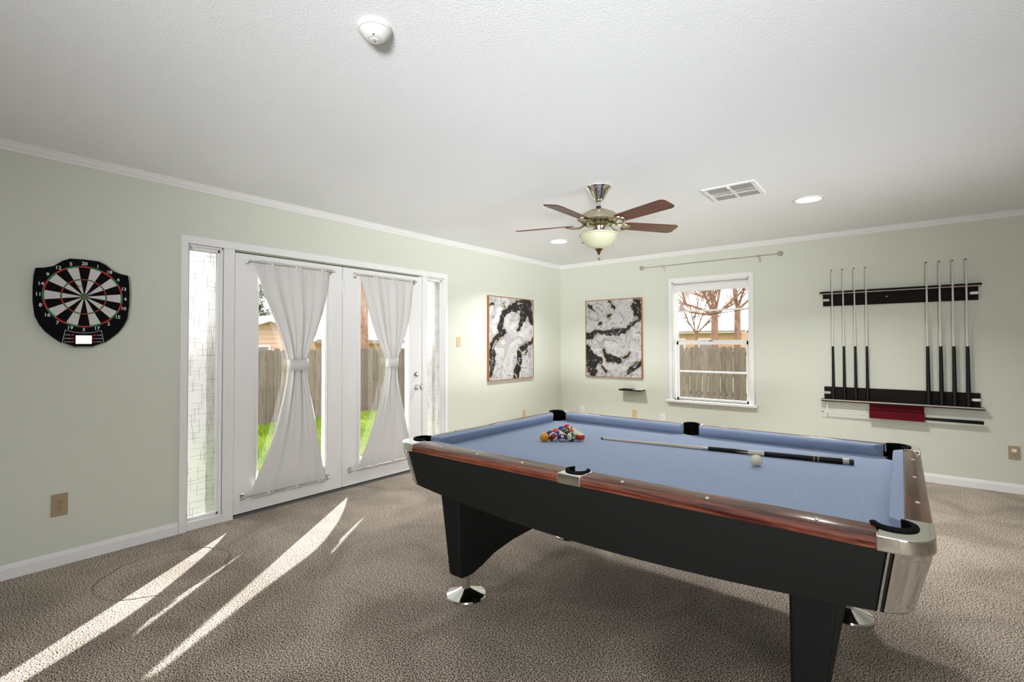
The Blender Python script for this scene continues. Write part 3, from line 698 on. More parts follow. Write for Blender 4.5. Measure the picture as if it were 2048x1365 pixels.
# ================================================================== CEILING THINGS
fan = empty('ceiling_fan', (-1.705, 3.133, HC)); tag(fan, 'five-blade ceiling fan with cherry blades and glass bowl light over the table', 'ceiling fan')
def fl(prof, name, m, n=40, smooth=True): return MB().lathe([(r, z-HC) for r, z in prof], n=n).build(name, m, fan, smooth=smooth)
fl([(0, 2.44), (.094, 2.44), (.097, 2.434), (.090, 2.424), (.078, 2.416), (.066, 2.395), (.050, 2.368), (.036, 2.345), (.034, 2.336), (.024, 2.330), (0, 2.330)], 'canopy', M['chrome'])
fl([(.013, 2.335), (.013, 2.29)], 'downrod', M['nickel'], 20)
fl([(0, 2.300), (.018, 2.300), (.020, 2.280), (.016, 2.276), (0, 2.276)], 'yoke_cover', M['black'], 20)
fl([(0, 2.280), (.022, 2.279), (.070, 2.268), (.110, 2.250), (.133, 2.232), (.136, 2.226), (.137, 2.192), (.132, 2.186), (.122, 2.180), (.110, 2.176), (0, 2.176)], 'motor_housing', M['brass'], 56)
fl([(0, 2.178), (.095, 2.178), (.080, 2.160), (.050, 2.152), (.044, 2.135), (.044, 2.112), (.060, 2.108), (.064, 2.094), (0, 2.094)], 'switch_housing', M['brass'], 32)
vn = MB()
for k in range(20):
    a = 2*PI*k/20; vn.add([(r*math.cos(a+d), r*math.sin(a+d), z-HC) for r, d, z in ((.118, -.08, 2.178), (.118, .08, 2.178), (.092, 0, 2.160), (.119, -.08, 2.183), (.119, .08, 2.183), (.093, 0, 2.165))],
                          [(0, 1, 2), (3, 5, 4), (0, 3, 4, 1), (1, 4, 5, 2), (2, 5, 3, 0)])
vn.build('vent_collar', M['black'], fan)
prof = [(.050, 2.102), (.136, 2.100), (.144, 2.094), (.143, 2.088), (.133, 2.082), (.130, 2.070), (.118, 2.046), (.096, 2.020), (.068, 2.001), (.038, 1.989), (0, 1.986)]
fl(prof, 'glass_bowl', M['bowl'], 56)
fl([(0, 1.990), (.026, 1.990), (.028, 1.984), (.016, 1.972), (.010, 1.955), (.005, 1.945), (0, 1.943)], 'finial', M['brassdk'], 20)
pc = MB().lathe([(.0014, 1.945-HC), (.0014, 1.922-HC)], n=8).lathe([(0, 1.924-HC), (.008, 1.922-HC), (.012, 1.914-HC), (.009, 1.906-HC), (0, 1.903-HC)], n=14)
pc.build('pull_chain', M['nickel'], fan, smooth=True)
ch = MB(); ch.tube([(.070, .085, 2.105-HC), (.072, .090, 2.09-HC), (.072, .090, 1.965-HC)], .0013, 6)
ch.build('pull_chain', M['nickel'], fan, smooth=True)
zb_ = 2.170-HC
for k in range(5):
    ang = math.radians(-18+72*k)
    Rz = Matrix.Rotation(ang, 4, 'Z'); T = Matrix.Translation((0, 0, zb_)) @ Matrix.Rotation(math.radians(-12), 4, 'X')
    # blade outline from root r=.20 to tip r=.63
    o2 = [(.195, -.048), (.24, -.056), (.42, -.062), (.600, -.066), (.622, -.058), (.632, -.040), (.632, .040), (.622, .058), (.600, .066), (.42, .062), (.24, .056), (.195, .048)]
    b = MB().prism(o2, -.003, .003).build('fan_blade', M['blade'], fan, bevel=.001)
    b.matrix_local = Rz @ T
    ir = MB()
    for s in (1, -1):
        pth = [(.075, s*.012, .010), (.11, s*.020, -.004), (.15, s*.040, -.018), (.19, s*.048, -.016), (.225, s*.040, -.010), (.240, s*.016, -.008), (.243, 0, -.008)]
        ir.tube(pth, [.006, .006, .007, .008, .007, .006, .005], 8)
    ir.prism([(.20, -.030), (.245, -.020), (.255, 0), (.245, .020), (.20, .030), (.19, 0)], -.008, -.003)
    for q in ((.215, -.018), (.215, .018), (.240, 0)): ir.lathe([(0, -.011), (.005, -.010), (.005, -.008), (0, -.008)], (q[0], q[1], 0), 8)
    io = ir.build('blade_iron', M['brass'], fan, smooth=True); io.matrix_local = Rz @ T
# recessed lights
def can(x, y, label):
    r = empty('recessed_light', (x, y, HC)); tag(r, label, 'ceiling light', 'recessed ceiling lights')
    MB().lathe([(.088, -.006), (.098, -.007), (.108, -.004), (.110, 0), (.088, 0)], n=40, close=False).build('trim_ring', M['whitep'], r, smooth=True)
    MB().lathe([(0, -.004), (.088, -.004), (.088, -.001), (0, -.001)], n=40).build('lens', M['lens'], r)
    lamp('recessed_lamp', 'AREA', (x, y, HC-.02), (0, 0, -1), 27, (1, .985, .97), shape='DISK', size=.17).data.spread = math.radians(125)
can(-2.955, 4.512, 'lit recessed ceiling light left of the fan, near the room corner')
can(-.555, 4.450, 'lit recessed ceiling light right of the air vent')
# vent
vt = empty('air_vent', (-.963, 3.855, HC)); tag(vt, 'white slotted ceiling air vent between the fan and right recessed light', 'air vent')
hx, hy = .182, .185; z = HC
b = MB()
for (a, c, e, f) in ((-hx, hx, -hy, -hy+.028), (-hx, hx, hy-.028, hy), (-hx, -hx+.030, -hy+.028, hy-.028), (hx-.030, hx, -hy+.028, hy-.028), (-.009, .009, -hy+.028, hy-.028)):
    b.box(a, c, e, f, -.008, 0)
for yy in (-.042, .048): b.box(-hx+.03, hx-.03, yy-.003, yy+.003, -.008, -.002)
b.build('vent_frame', M['vent'], vt, bevel=.001)
MB().box(-hx+.02, hx-.02, -hy+.02, hy-.02, -.0015, 0).build('vent_cavity', M['ventdk'], vt)
def slats(x0, x1, y0, y1, n, across, tilt, name='slat'):
    for k in range(n):
        t = (k+.5)/n
        if across == 'y':
            yy = y0+(y1-y0)*t; hw = (y1-y0)/n*.5; zt_ = -.002
            MB().add([(x0, yy-hw, zt_), (x1, yy-hw, zt_), (x1, yy+hw, zt_+tilt), (x0, yy+hw, zt_+tilt), (x0, yy-hw, zt_+.0008), (x1, yy-hw, zt_+.0008), (x1, yy+hw, zt_+.0008+tilt), (x0, yy+hw, zt_+.0008+tilt)],
                     [(0, 1, 2, 3), (7, 6, 5, 4), (0, 4, 5, 1), (1, 5, 6, 2), (2, 6, 7, 3), (3, 7, 4, 0)]).build(name, M['ventgrey'], vt)
        else:
            xx = x0+(x1-x0)*t; hw = (x1-x0)/n*.15
            MB().box(xx-hw, xx+hw, y0, y1, -.008, -.002).build(name, M['vent'], vt)
for x0, x1 in ((-hx+.03, -.009), (.009, hx-.03)):
    slats(x0, x1, -hy+.028, -.045, 6, 'y', -.006); slats(x0, x1, .051, hy-.028, 6, 'y', -.006)
    slats(x0, x1, -.039, .045, 10, 'x', 0)
MB().box(-.006, .006, -.165, -.135, -.016, -.008).build('damper_lever', M['vent'], vt)
for sx in (-1, 1):
    for sy in (-1, 1): MB().lathe([(0, -.0095), (.004, -.009), (.004, -.008), (0, -.008)], (sx*.167, sy*.13, 0), 10).build('screw', M['nickel'], vt)
# smoke detector
sd = empty('smoke_detector', (-1.462, 1.035, HC)); tag(sd, 'round white smoke detector on the ceiling near the top of the view', 'smoke detector')
MB().lathe([(0, 0), (.058, 0), (.060, -.010), (.058, -.016), (0, -.016)], n=48).build('base_ring', M['aged'], sd, smooth=True)
MB().lathe([(0, -.016), (.056, -.017), (.055, -.020), (.047, -.030), (.033, -.043), (.026, -.046), (0, -.047)], n=48).build('housing', M['aged'], sd, smooth=True)
MB().lathe([(0, -.047), (.017, -.047), (.016, -.050), (0, -.050)], n=24).build('test_button', M['aged'], sd, smooth=True)
MB().lathe([(0, -.0505), (.003, -.0505), (.003, -.0495), (0, -.0495)], n=10).build('indicator', M['black'], sd)
MB().lathe([(0, -.0445), (.0035, -.0445), (.0035, -.0425), (0, -.0425)], (.022, -.022, 0), n=10).build('indicator', M['black'], sd)
gr = MB()
for k in range(3):
    a0 = math.radians(20+120*k)
    pth = [((.054-.022*math.sin(t))*math.cos(a0+t*.6), (.054-.022*math.sin(t))*math.sin(a0+t*.6), -.0195-.021*math.sin(t)) for t in [PI*q/12 for q in range(13)]]
    gr.tube(pth, .0009, 5)
gr.build('vent_groove', M['ventgrey'], sd, smooth=True)

# ================================================================== POOL TABLE
TX0, TX1, TY0, TY1 = -2.062, .066, 1.590, 3.105     # outer rail
ZT, ZR, ZF = .792, .757, .732                        # rail top, rail underside, felt
IX0, IX1, IY0, IY1 = -1.998, .002, 1.690, 3.045     # where wood meets cloth
NX0, NX1, NY0, NY1 = -1.962, -.036, 1.730, 2.998    # cushion nose
pt = empty('pool_table', (-1.0, 2.35, 0)); tag(pt, 'pool table with blue cloth, rosewood rails, chrome corners and black base', 'pool table')
PKC = {'nl': (-1.990, 1.722), 'nr': (-.022, 1.708), 'fl': (-1.998, 3.010), 'fr': (-.022, 3.010), 'nm': (-1.005, 1.664), 'fm': (-1.022, 3.056)}
PR = .051; PRS = .045
def rad(k): return PRS if k[1] == 'm' else PR
# --- cabinet (bowed underside, sides leaning in)
def cab_bottom(x): return .520+.066*((x+1.0)/1.05)**2
def outline(inset, r, n=12, N=40):
    x0, x1, y0, y1 = TX0+inset, TX1-inset, TY0+inset, TY1-inset; P = []
    def seg(a, b, m): return [(a[0]+(b[0]-a[0])*k/m, a[1]+(b[1]-a[1])*k/m) for k in range(m)]
    def arc(cx, cy, a0): return [(cx+r*math.cos(a0+PI/2*k/n), cy+r*math.sin(a0+PI/2*k/n)) for k in range(n)]
    P += seg((x0+r, y0), (x1-r, y0), N); P += arc(x1-r, y0+r, -PI/2)
    P += seg((x1, y0+r), (x1, y1-r), 14); P += arc(x1-r, y1-r, 0)
    P += seg((x1-r, y1), (x0+r, y1), N); P += arc(x0+r, y1-r, PI/2)
    P += seg((x0, y1-r), (x0, y0+r), 14); P += arc(x0+r, y0+r, PI)
    return P
top = outline(.010, .075); bot = outline(.052, .060); n = len(top)
lev = 6; vs = []
def cabpt(k, t, off=0):
    a, b2 = top[k % n], bot[k % n]; x, y = a[0]+(b2[0]-a[0])*t, a[1]+(b2[1]-a[1])*t
    if off:
        a_, b_ = top[(k-1) % n], top[(k+1) % n]; d = Vector((b_[0]-a_[0], b_[1]-a_[1])).normalized(); x += d.y*off; y -= d.x*off
    return (x, y, ZR+(cab_bottom(x)-ZR)*t)
for l in range(lev+1):
    for k in range(n): vs.append(cabpt(k, l/lev))
fs = [(l*n+k, (l+1)*n+k, (l+1)*n+(k+1) % n, l*n+(k+1) % n) for l in range(lev) for k in range(n)]
fs.append(tuple(lev*n+k for k in range(n))[::-1])
b = MB(); b.add(vs, fs); reb(b.build('cabinet', M['lam'], smooth=True), pt)
# --- chrome corner covers on the cabinet
N_, n_ = 40, 12
cidx = (N_, N_+n_+14, 2*N_+2*n_+14, 2*N_+3*n_+28)
for ci in cidx:
    NC, NR = 28, 30; vs = []
    def cp(u, t, off):
        kf = ci+u*n_; k0 = math.floor(kf); fr = kf-k0
        a_, b_ = cabpt(k0, t, off), cabpt(k0+1, t, off); return tuple(p+(q-p)*fr for p, q in zip(a_, b_))
    for l in range(NR+1):
        t = l/NR*.992
        for j in range(NC+1):
            u = j/NC
            eu = min(u, 1-u)*NC; et = min(l, NR-l)*.9
            cor = math.hypot(max(0, 5.5-eu), max(0, 5.5-et))            # rounded inset panel
            e_ = max(cor-2.0, 4.0-eu, 4.0-et)/2.0; e_ = max(0, min(1, e_)); off = .0035+.0030*e_*e_*(3-2*e_)
            vs.append(cp(u, t, off if 0 < j < NC else .0058))
    fs = [(l*(NC+1)+j, (l+1)*(NC+1)+j, (l+1)*(NC+1)+j+1, l*(NC+1)+j+1) for l in range(NR) for j in range(NC)]
    b = MB(); b.add(vs, fs); o = b.build('corner_cover', M['cast'], smooth=True, fix=False)
    for p in o.data.polygons: p.use_smooth = True
    md = o.modifiers.new('s', 'SOLIDIFY'); md.thickness = .004; md.offset = -1
    reb(o, pt)
    for u in (-.02, 1.02):
        reb(MB().tube([cp(u, t/10*.985, .006) for t in range(11)], .0035, 8).build('cover_bead', M['cast'], smooth=True), pt)
# --- rails
def rail_prof(run0, run1, out, inn, axis, name, m, a_cut=0):
    """wood cap: out = outer coordinate, inn = inner; swept run0..run1 along axis"""
    s = 1 if inn > out else -1; w_ = abs(inn-out)
    pr = [(0, ZR), (w_, ZR), (w_, ZT-.001), (w_-.004, ZT+.001), (w_*.45, ZT), (.020, ZT-.005), (.008, ZT-.010), (.002, ZT-.016), (0, ZT-.022), (.004, ZT-.026), (0, ZT-.029)]
    b = MB(); pts = [(out+s*d, zz) for d, zz in pr]
    if axis == 'x': b.prism([(p[0], p[1]) for p in pts], run0, run1, 'x')
    else: b.prism([(p[0], p[1]) for p in pts], run0, run1, 'y')
    return reb(b.build(name, m, bevel=.0008), pt)
rail_prof(-1.930, -1.056, TY0, IY0, 'x', 'rail_cap', M['rose']); rail_prof(-.952, -.058, TY0, IY0, 'x', 'rail_cap', M['rose'])
rail_prof(-1.930, -1.085, TY1, IY1, 'x', 'rail_cap', M['rose']); rail_prof(-.960, -.070, TY1, IY1, 'x', 'rail_cap', M['rose'])
rail_prof(1.790, 2.950, TX1, IX1, 'y', 'rail_cap', M['rosey']); rail_prof(1.790, 2.950, TX0, IX0, 'y', 'rail_cap', M['rosey'])
def arcpts(c, r, a0, a1, n): return [(c[0]+r*math.cos(a0+(a1-a0)*k/n), c[1]+r*math.sin(a0+(a1-a0)*k/n)) for k in range(n+1)]
def circ_x(c, r, y, s): return c[0]+s*math.sqrt(max(0, r*r-(y-c[1])**2))
def circ_y(c, r, x, s): return c[1]+s*math.sqrt(max(0, r*r-(x-c[0])**2))
def corner_cast(sx, sy, key):
    ox = TX1 if sx > 0 else TX0; oy = TY1 if sy > 0 else TY0; ix = IX1 if sx > 0 else IX0; iy = IY1 if sy > 0 else IY0
    xa = -.058 if sx > 0 else -1.930
    if sy > 0 and sx > 0: xa = -.070
    ya = 2.950 if sy > 0 else 1.790; c = PKC[key]; r = .085; R_ = rad(key)
    def mir(dx, dy): return (ox-sx*dx, oy-sy*dy)
    P = [(xa, oy)]+[mir(r-r*math.sin(a), r-r*math.cos(a)) for a in [PI/2*k/10 for k in range(11)]]+[(ox, ya), (ix, ya)]
    # pocket cut: concave arc bulging to the outer corner
    y1_ = iy; x_in = circ_x(c, R_, iy, -sx); 
    yy = circ_y(c, R_, ix, -sy)
    a0 = math.atan2(yy-c[1], ix-c[0]); a1 = math.atan2(iy-c[1], x_in-c[0]); mid = math.atan2(sy, sx)
    def norm(a, ref):
        while a-ref > PI: a -= 2*PI
        while a-ref < -PI: a += 2*PI
        return a
    a0 = norm(a0, mid); a1 = norm(a1, mid)
    P += arcpts(c, R_, a0, a1, 16)+[(xa, iy)]
    b = MB()
    m2 = [(p[0], p[1]) for p in P]
    o = b.prism(m2, ZR-.004, ZT+.002, 'z').build('corner_casting', M['cast'], bevel=.007, seg=4); reb(o, pt)
    return a0, a1
AR = {}
for key, (sx, sy) in {'nl': (-1, -1), 'nr': (1, -1), 'fl': (-1, 1), 'fr': (1, 1)}.items(): AR[key] = corner_cast(sx, sy, key)
def side_cast(key, sy, xa, xb):
    c = PKC[key]; oy = TY0 if sy < 0 else TY1; iy = IY0 if sy < 0 else IY1; R_ = rad(key)
    dx = math.sqrt(max(0, R_*R_-(iy-c[1])**2))
    a0 = math.atan2(iy-c[1], dx); a1 = math.atan2(iy-c[1], -dx); mid = sy*PI/2
    def norm(a):
        while a-mid > PI: a -= 2*PI
        while a-mid < -PI: a += 2*PI
        return a
    a0, a1 = norm(a0), norm(a1)
    P = [(xa, oy), (xb, oy), (xb, iy)]+arcpts(c, R_, a0, a1, 14)+[(xa, iy)]
    reb(MB().prism(P, ZR-.004, ZT+.002, 'z').build('side_casting', M['cast'], bevel=.005, seg=3), pt); AR[key] = (a0, a1)
side_cast('nm', -1, -1.056, -.952); side_cast('fm', 1, -1.085, -.960)
# --- bed cloth with pocket notches
bedp = []
def notch(key, order):
    c = PKC[key]; R_ = rad(key)-.004; return arcpts(c, R_, order[0], order[1], 14)
ex0, ex1, ey0, ey1 = IX0+.004, IX1-.004, IY0+.004, IY1-.004
def edge_hits(key, sx, sy):
    c = PKC[key]; R_ = rad(key)-.004
    xh = c[0]-sx*math.sqrt(R_**2-min(R_**2, ((ey1 if sy > 0 else ey0)-c[1])**2)); yh = c[1]-sy*math.sqrt(R_**2-min(R_**2, ((ex1 if sx > 0 else ex0)-c[0])**2))
    return (xh, ey1 if sy > 0 else ey0), (ex1 if sx > 0 else ex0, yh)
def inner_arc(key, p, q, mid, k=12):
    c = PKC[key]; R_ = rad(key)-.004; a = math.atan2(p[1]-c[1], p[0]-c[0]); b_ = math.atan2(q[1]-c[1], q[0]-c[0])
    def norm(z):
        while z-mid > PI: z -= 2*PI
        while z-mid < -PI: z += 2*PI
        return z
    return arcpts(c, R_, norm(a), norm(b_), k)
hx_, hy_ = edge_hits('nr', 1, -1); 
def side_hits(key, y):
    c = PKC[key]; R_ = rad(key)-.004; d = math.sqrt(max(0, R_**2-(y-c[1])**2)); return (c[0]-d, y), (c[0]+d, y)
s0, s1 = side_hits('nm', ey0); bedp += inner_arc('nm', s0, s1, PI/2)
p, q = edge_hits('nr', 1, -1); bedp += inner_arc('nr', p, q, 3*PI/4)
p, q = edge_hits('fr', 1, 1); bedp += inner_arc('fr', q, p, -3*PI/4)
s0, s1 = side_hits('fm', ey1); bedp += inner_arc('fm', s1, s0, -PI/2)
p, q = edge_hits('fl', -1, 1); bedp += inner_arc('fl', p, q, -PI/4)
p, q = edge_hits('nl', -1, -1); bedp += inner_arc('nl', q, p, PI/4)
reb(MB().prism(bedp, ZF-.030, ZF, 'z').build('bed_cloth', M['felt']), pt)
# --- cushions
def cushion(axis, r0, r1, inn, nose, c0, c1, name='cushion'):
    """c0/c1: how far the nose ends pull in at each pocket"""
    b = MB(); ZN = ZT-.003
    s = 1 if nose > inn else -1
    prof = [(inn, ZT), (nose-s*.004, ZN+.001), (nose, ZN-.005), (nose, ZN-.012), (nose-s*.026, ZF-.001), (inn, ZF-.001)]
    vs = []
    for e, (r, cc, sg) in enumerate(((r0, c0, 1), (r1, c1, -1))):
        for a, zz in prof:
            t = abs(a-inn)/abs(nose-inn); rr = r+sg*cc*t
            vs.append((rr, a, zz) if axis == 'x' else (a, rr, zz))
    m_ = len(prof); fs = [(i, (i+1) % m_, m_+(i+1) % m_, m_+i) for i in range(m_)]+[tuple(range(m_))[::-1], tuple(range(m_, 2*m_))]
    b.add(vs, fs); return reb(b.build(name, M['felt'], bevel=.002), pt)
cushion('x', -1.930, -1.046, IY0, NY0, .040, .020); cushion('x', -.962, -.074, IY0, NY0, .020, .040)
cushion('x', -1.940, -1.068, IY1, NY1, .040, .020); cushion('x', -.976, -.074, IY1, NY1, .020, .040)
cushion('y', 1.776, 2.956, IX0, NX0, .040, .040); cushion('y', 1.762, 2.956, IX1, NX1, .040, .040)
# --- pocket liners
for key, c in PKC.items():
    a0, a1 = AR[key]; R_ = rad(key)-.001; b = MB()
    lo, hi = min(a0, a1), max(a0, a1)
    prof = [(R_-.010, ZT+.008), (R_-.004, ZT+.010), (R_+.004, ZT+.008), (R_+.006, ZT+.003), (R_, ZT-.004), (R_, ZF-.05), (R_-.006, ZF-.05), (R_-.007, ZT), (R_-.010, ZT+.008)]
    b.lathe(prof, (c[0], c[1], 0), 22, 'z', 0, lo-.12, hi+.12)
    b.lathe([(R_-.004, ZF-.004), (R_-.006, ZF-.066), (0, ZF-.068), (0, ZF-.064), (R_-.009, ZF-.062), (R_-.008, ZF-.004)], (c[0], c[1], 0), 28, close=False)
    reb(b.build('pocket_liner', M['rubber'], smooth=True), pt)
# --- sights on the rails
for x in (-1.77, -1.523, -1.262, -.800, -.500, -.195):
    for y in (TY0+.047, TY1-.032):
        reb(MB().lathe([(0, ZT+.0035), (.0045, ZT+.003), (.0068, ZT+.0005), (.0068, ZT-.004), (0, ZT-.004)], (x, y, 0), 14).build('rail_sight', M['steelplate'], smooth=True), pt)
for y in (2.00, 2.37, 2.72):
    for x in (TX0+.030, TX1-.032):
        reb(MB().lathe([(0, ZT+.0035), (.0045, ZT+.003), (.0068, ZT+.0005), (.0068, ZT-.004), (0, ZT-.004)], (x, y, 0), 14).build('rail_sight', M['steelplate'], smooth=True), pt)
# --- end pedestals and levelling feet
def pedestal(s):
    cx = -.99
    prof = [(1.690, .57), (1.705, .150), (1.722, .134), (1.800, .130), (1.880, .150), (1.97, .180), (2.12, .200), (2.345, .206), (2.57, .200), (2.72, .180), (2.81, .150), (2.89, .130), (2.968, .134), (2.985, .150), (3.000, .57)]
    xi = cx+s*.712
    def xo(z): return cx+s*(.790+.052*(z-.13)/.44)
    m_ = len(prof); vs = [(xi, y, z) for y, z in prof]+[(xo(z), y, z) for y, z in prof]
    fs = [tuple(range(m_)), tuple(range(m_, 2*m_))[::-1]]+[(i, (i+1) % m_, m_+(i+1) % m_, m_+i) for i in range(m_)]
    b = MB(); b.add(vs, fs); reb(b.build('pedestal', M['lamdk'], bevel=.012, seg=3), pt)
    for y in (1.815, 2.815):
        xf = cx+s*.778
        f = MB().lathe([(0, 0), (.098, 0), (.104, .005), (.100, .012), (.050, .030), (.022, .042), (.021, .048), (.021, .150), (0, .150)], (xf, y, 0), 48)
        reb(f.build('levelling_foot', M['chrome'], smooth=True), pt)
pedestal(-1); pedestal(1)

# ================================================================== BALLS
BC = {1: (232, 160, 16), 2: (26, 48, 150), 3: (196, 32, 30), 4: (62, 30, 120), 5: (226, 84, 34), 6: (14, 98, 54), 7: (122, 22, 28), 8: (20, 20, 20)}
BN = {1: 'yellow', 2: 'blue', 3: 'red', 4: 'purple', 5: 'orange', 6: 'green', 7: 'maroon', 8: 'black'}
M['ivory'] = mat('ivory_resin', srgb(232, 224, 196), .12, spec=.6)
for k, c in BC.items(): M['ball%d' % k] = mat('resin_%s' % BN[k], srgb(*c), .12, spec=.6)
BR = .0257
def ball(num, loc, rot, label, group=None):
    r = empty('pool_ball' if num else 'cue_ball', loc, rot); tag(r, label, 'ball', group)
    if not num:
        MB().lathe([(BR*math.sin(PI*i/24), BR*math.cos(PI*i/24)) for i in range(25)], n=40).build('ball_body', M['ivory'], r, smooth=True); return
    k = num if num <= 8 else num-8
    b = MB(); prof = [(BR*math.sin(PI*i/28), BR*math.cos(PI*i/28)) for i in range(29)]
    for i in range(28):
        zc = (prof[i][1]+prof[i+1][1])/2; strip = num > 8 and abs(zc) > BR*.56
        b.lathe([prof[i], prof[i+1]], n=36, close=False, mi=1 if strip else 0)
    b.build('ball_body', [M['ball%d' % k], M['ivory']], r, smooth=True)
    # number roundel on +x
    q = .0088; h = math.sqrt(BR**2-q*q)
    MB().lathe([(0, BR+.0002), (q*.5, math.sqrt(BR**2-q*q*.25)+.0002), (q, h+.0001), (q, h-.001)], n=20, axis='x').build('number_spot', M['ivory'], r, smooth=True)
    me = text_mesh(str(num), .0105, .0003); me.materials.clear(); me.materials.append(M['black'])
    o = bpy.data.objects.new('number', me); C.objects.link(o); o.parent = r; o.matrix_local = Matrix.Translation((BR+.0004, 0, 0)) @ FACE_PX
A, Bq, Cq = Vector((-1.614, 2.303)), Vector((-1.452, 2.434)), Vector((-1.668, 2.628))
rows = [[1, 15, 12, 14, 11], [4, 10, 8, 9], [5, 6, 13], [2, 7], [3]]
face = math.atan2(-2.3, 1.5)   # towards the viewer's side of the room
ROT = {1: (2, .5, 3), 15: (0, .0, -2.2), 12: (0, -.25, face+.1), 14: (1.35, .0, face+.7), 11: (0, 2.4, .2), 4: (2, 1, 2.5), 10: (.5, .9, 1), 8: (2, 2, 2), 9: (.2, 2.8, 2), 5: (2, 1, 3), 6: (2, 2.5, 1), 13: (.9, 0, 2), 2: (.8, .9, 4.6), 7: (1, -.9, face), 3: (2, 2, 2)}
ROT[15] = (0, -.9, face+1.2); ROT[12] = (0, -.35, face); ROT[14] = (PI/2*.92, .0, face+.6); ROT[11] = (0.05, 0, face+PI)
POS = ['front row of the rack', 'second row', 'third row', 'fourth row', 'far tip of the rack']
for ri, row in enumerate(rows):
    for j, num in enumerate(row):
        p = A+(Bq-A)*(j/4)+(Cq-A)*(ri/4)
        k = num if num <= 8 else num-8; st = 'ivory and %s striped' % BN[k] if num > 8 else 'solid %s' % BN[k]
        ball(num, (p.x, p.y, ZF+BR), ROT[num], '%s pool ball in the triangle of balls, %s' % (st, POS[ri]), 'racked pool balls')
ball(0, (-.524, 2.442, ZF+BR), (0, 0, 0), 'ivory cue ball alone on the blue cloth beside the cue')

# ---- playing cue on the table
P0, P1 = Vector((-1.385, 2.560, ZF+.0062)), Vector((-.176, 2.732, ZF+.0150))
L = (P1-P0).length; q = (P1-P0).to_track_quat('Z', 'Y')
pc = empty('pool_cue', P0); pc.rotation_euler = q.to_euler(); tag(pc, 'playing cue with pale shaft and black butt lying on the blue cloth', 'cue')
def cue_r(t): return .0058+(.0148-.0058)*t
def cseg(t0, t1, name, m, k=1.0): return MB().lathe([(cue_r(t0)*k, t0*L), (cue_r(t1)*k, t1*L)], n=18).build(name, m, pc, smooth=True)
cseg(0, .010, 'cue_tip', mat('blue_chalked_tip', srgb(60, 62, 70), .8)); cseg(.010, .026, 'ferrule', M['dN'])
cseg(.026, .462, 'shaft', M['maple']); cseg(.462, .485, 'joint_collar', M['chrome'], 1.03)
cseg(.485, .700, 'forearm', M['grip'])
inl = MB()
for k in range(6):
    a = 2*PI*k/6; r0, r1 = cue_r(.59)+.0002, cue_r(.70)+.0003; w0 = .5
    inl.add([(r0*math.cos(a), r0*math.sin(a), .590*L), (r1*math.cos(a-w0), r1*math.sin(a-w0), .70*L), (r1*math.cos(a), r1*math.sin(a), .70*L), (r1*math.cos(a+w0), r1*math.sin(a+w0), .70*L)], [(0, 1, 2), (0, 2, 3)])
inl.build('inlay_points', M['maple'], pc, fix=False)
cseg(.640, .700, 'inlay_band', M['maple'], 1.01)
cseg(.700, .965, 'wrap', M['grip'], 1.02); cseg(.870, .874, 'butt_ring', M['brassp'], 1.03); cseg(.884, .888, 'butt_ring', M['brassp'], 1.03)
cseg(.965, .985, 'butt_cap', M['steelplate'], 1.02); cseg(.985, 1.0, 'bumper', M['black'], .92)

# ================================================================== OUTDOORS
GZ = -.25
struct(MB().box(-60, 40, YB+.16, 60, GZ-.2, GZ).box(-60, XL-.16, -30, YB+.16, GZ-.2, GZ).build('ground', M['grass']))
struct(MB().box(-5.45, XL-.165, 2.05, 4.6, GZ, GZ+.05).build('bounce_slab', mat('pale_bounce_slab', srgb(222, 218, 210), .8)))  # unseen pale slab, added to reflect sunlight up through the doors
rr = random.Random(21); g = MB()
def blades(n_, fx):
    for _ in range(n_):
        x, y = fx(); h = rr.uniform(.04, .09); a = rr.uniform(0, 2*PI); w_ = .006; lean = rr.uniform(-.03, .03); l2 = rr.uniform(-.03, .03)
        o = len(g.v); g.v += [(x-w_*math.cos(a), y-w_*math.sin(a), GZ), (x+w_*math.cos(a), y+w_*math.sin(a), GZ), (x+lean, y+l2, GZ+h)]; g.f.append((o, o+1, o+2)); g.mi.append(0)
blades(5000, lambda: (rr.uniform(-5.5, -4.08), rr.uniform(.8, 2.05)))
blades(38000, lambda: (rr.uniform(-9.45, -5.46), rr.uniform(1.2, 7.0)))
go = g.build('lawn_grass', M['blade_g'], fix=False); tag(go, 'bright sunlit grass outside the French doors', 'grass', kind='stuff')
def fence(name, axis, fixed, a0, a1, label):
    r = empty(name, (fixed, a0, GZ) if axis == 'y' else (a0, fixed, GZ)); tag(r, label, 'fence')
    rn = random.Random(hash(name+axis) % 1000 if False else (4 if axis == 'y' else 9)); meshes = []
    H = 1.455
    for v in range(5):
        w_ = .132+.004*(v % 3); dd = .03; hh = H+(v-2)*.006
        pts = [(-w_/2, .0), (w_/2, .0), (w_/2, hh-dd), (w_/2-dd, hh), (-w_/2+dd, hh), (-w_/2, hh-dd)]
        b = MB(); b.prism(pts, -.009, .009, 'y')
        o = b.build('plank', M['plank'], bevel=0); meshes.append(o.data); bpy.data.objects.remove(o)
    a = a0; k = 0
    while a < a1:
        o = bpy.data.objects.new('plank', meshes[rn.randrange(5)]); C.objects.link(o); o.parent = r
        off = rn.uniform(-.003, .003)
        if axis == 'y': o.location = (off, a-a0, 0); o.rotation_euler = (0, rn.uniform(-.004, .004), PI/2)
        else: o.location = (a-a0, off, 0); o.rotation_euler = (rn.uniform(-.004, .004), 0, 0)
        a += (.1405 if axis == 'y' else .1455)+rn.uniform(0, .004); k += 1
    for z in (.25, .75, 1.25):
        b = MB()
        if axis == 'y': b.box(-.050, -.012, 0, a1-a0, z, z+.085)
        else: b.box(0, a1-a0, .012, .050, z, z+.085)
        b.build('rail', M['plank'], r)
    return r
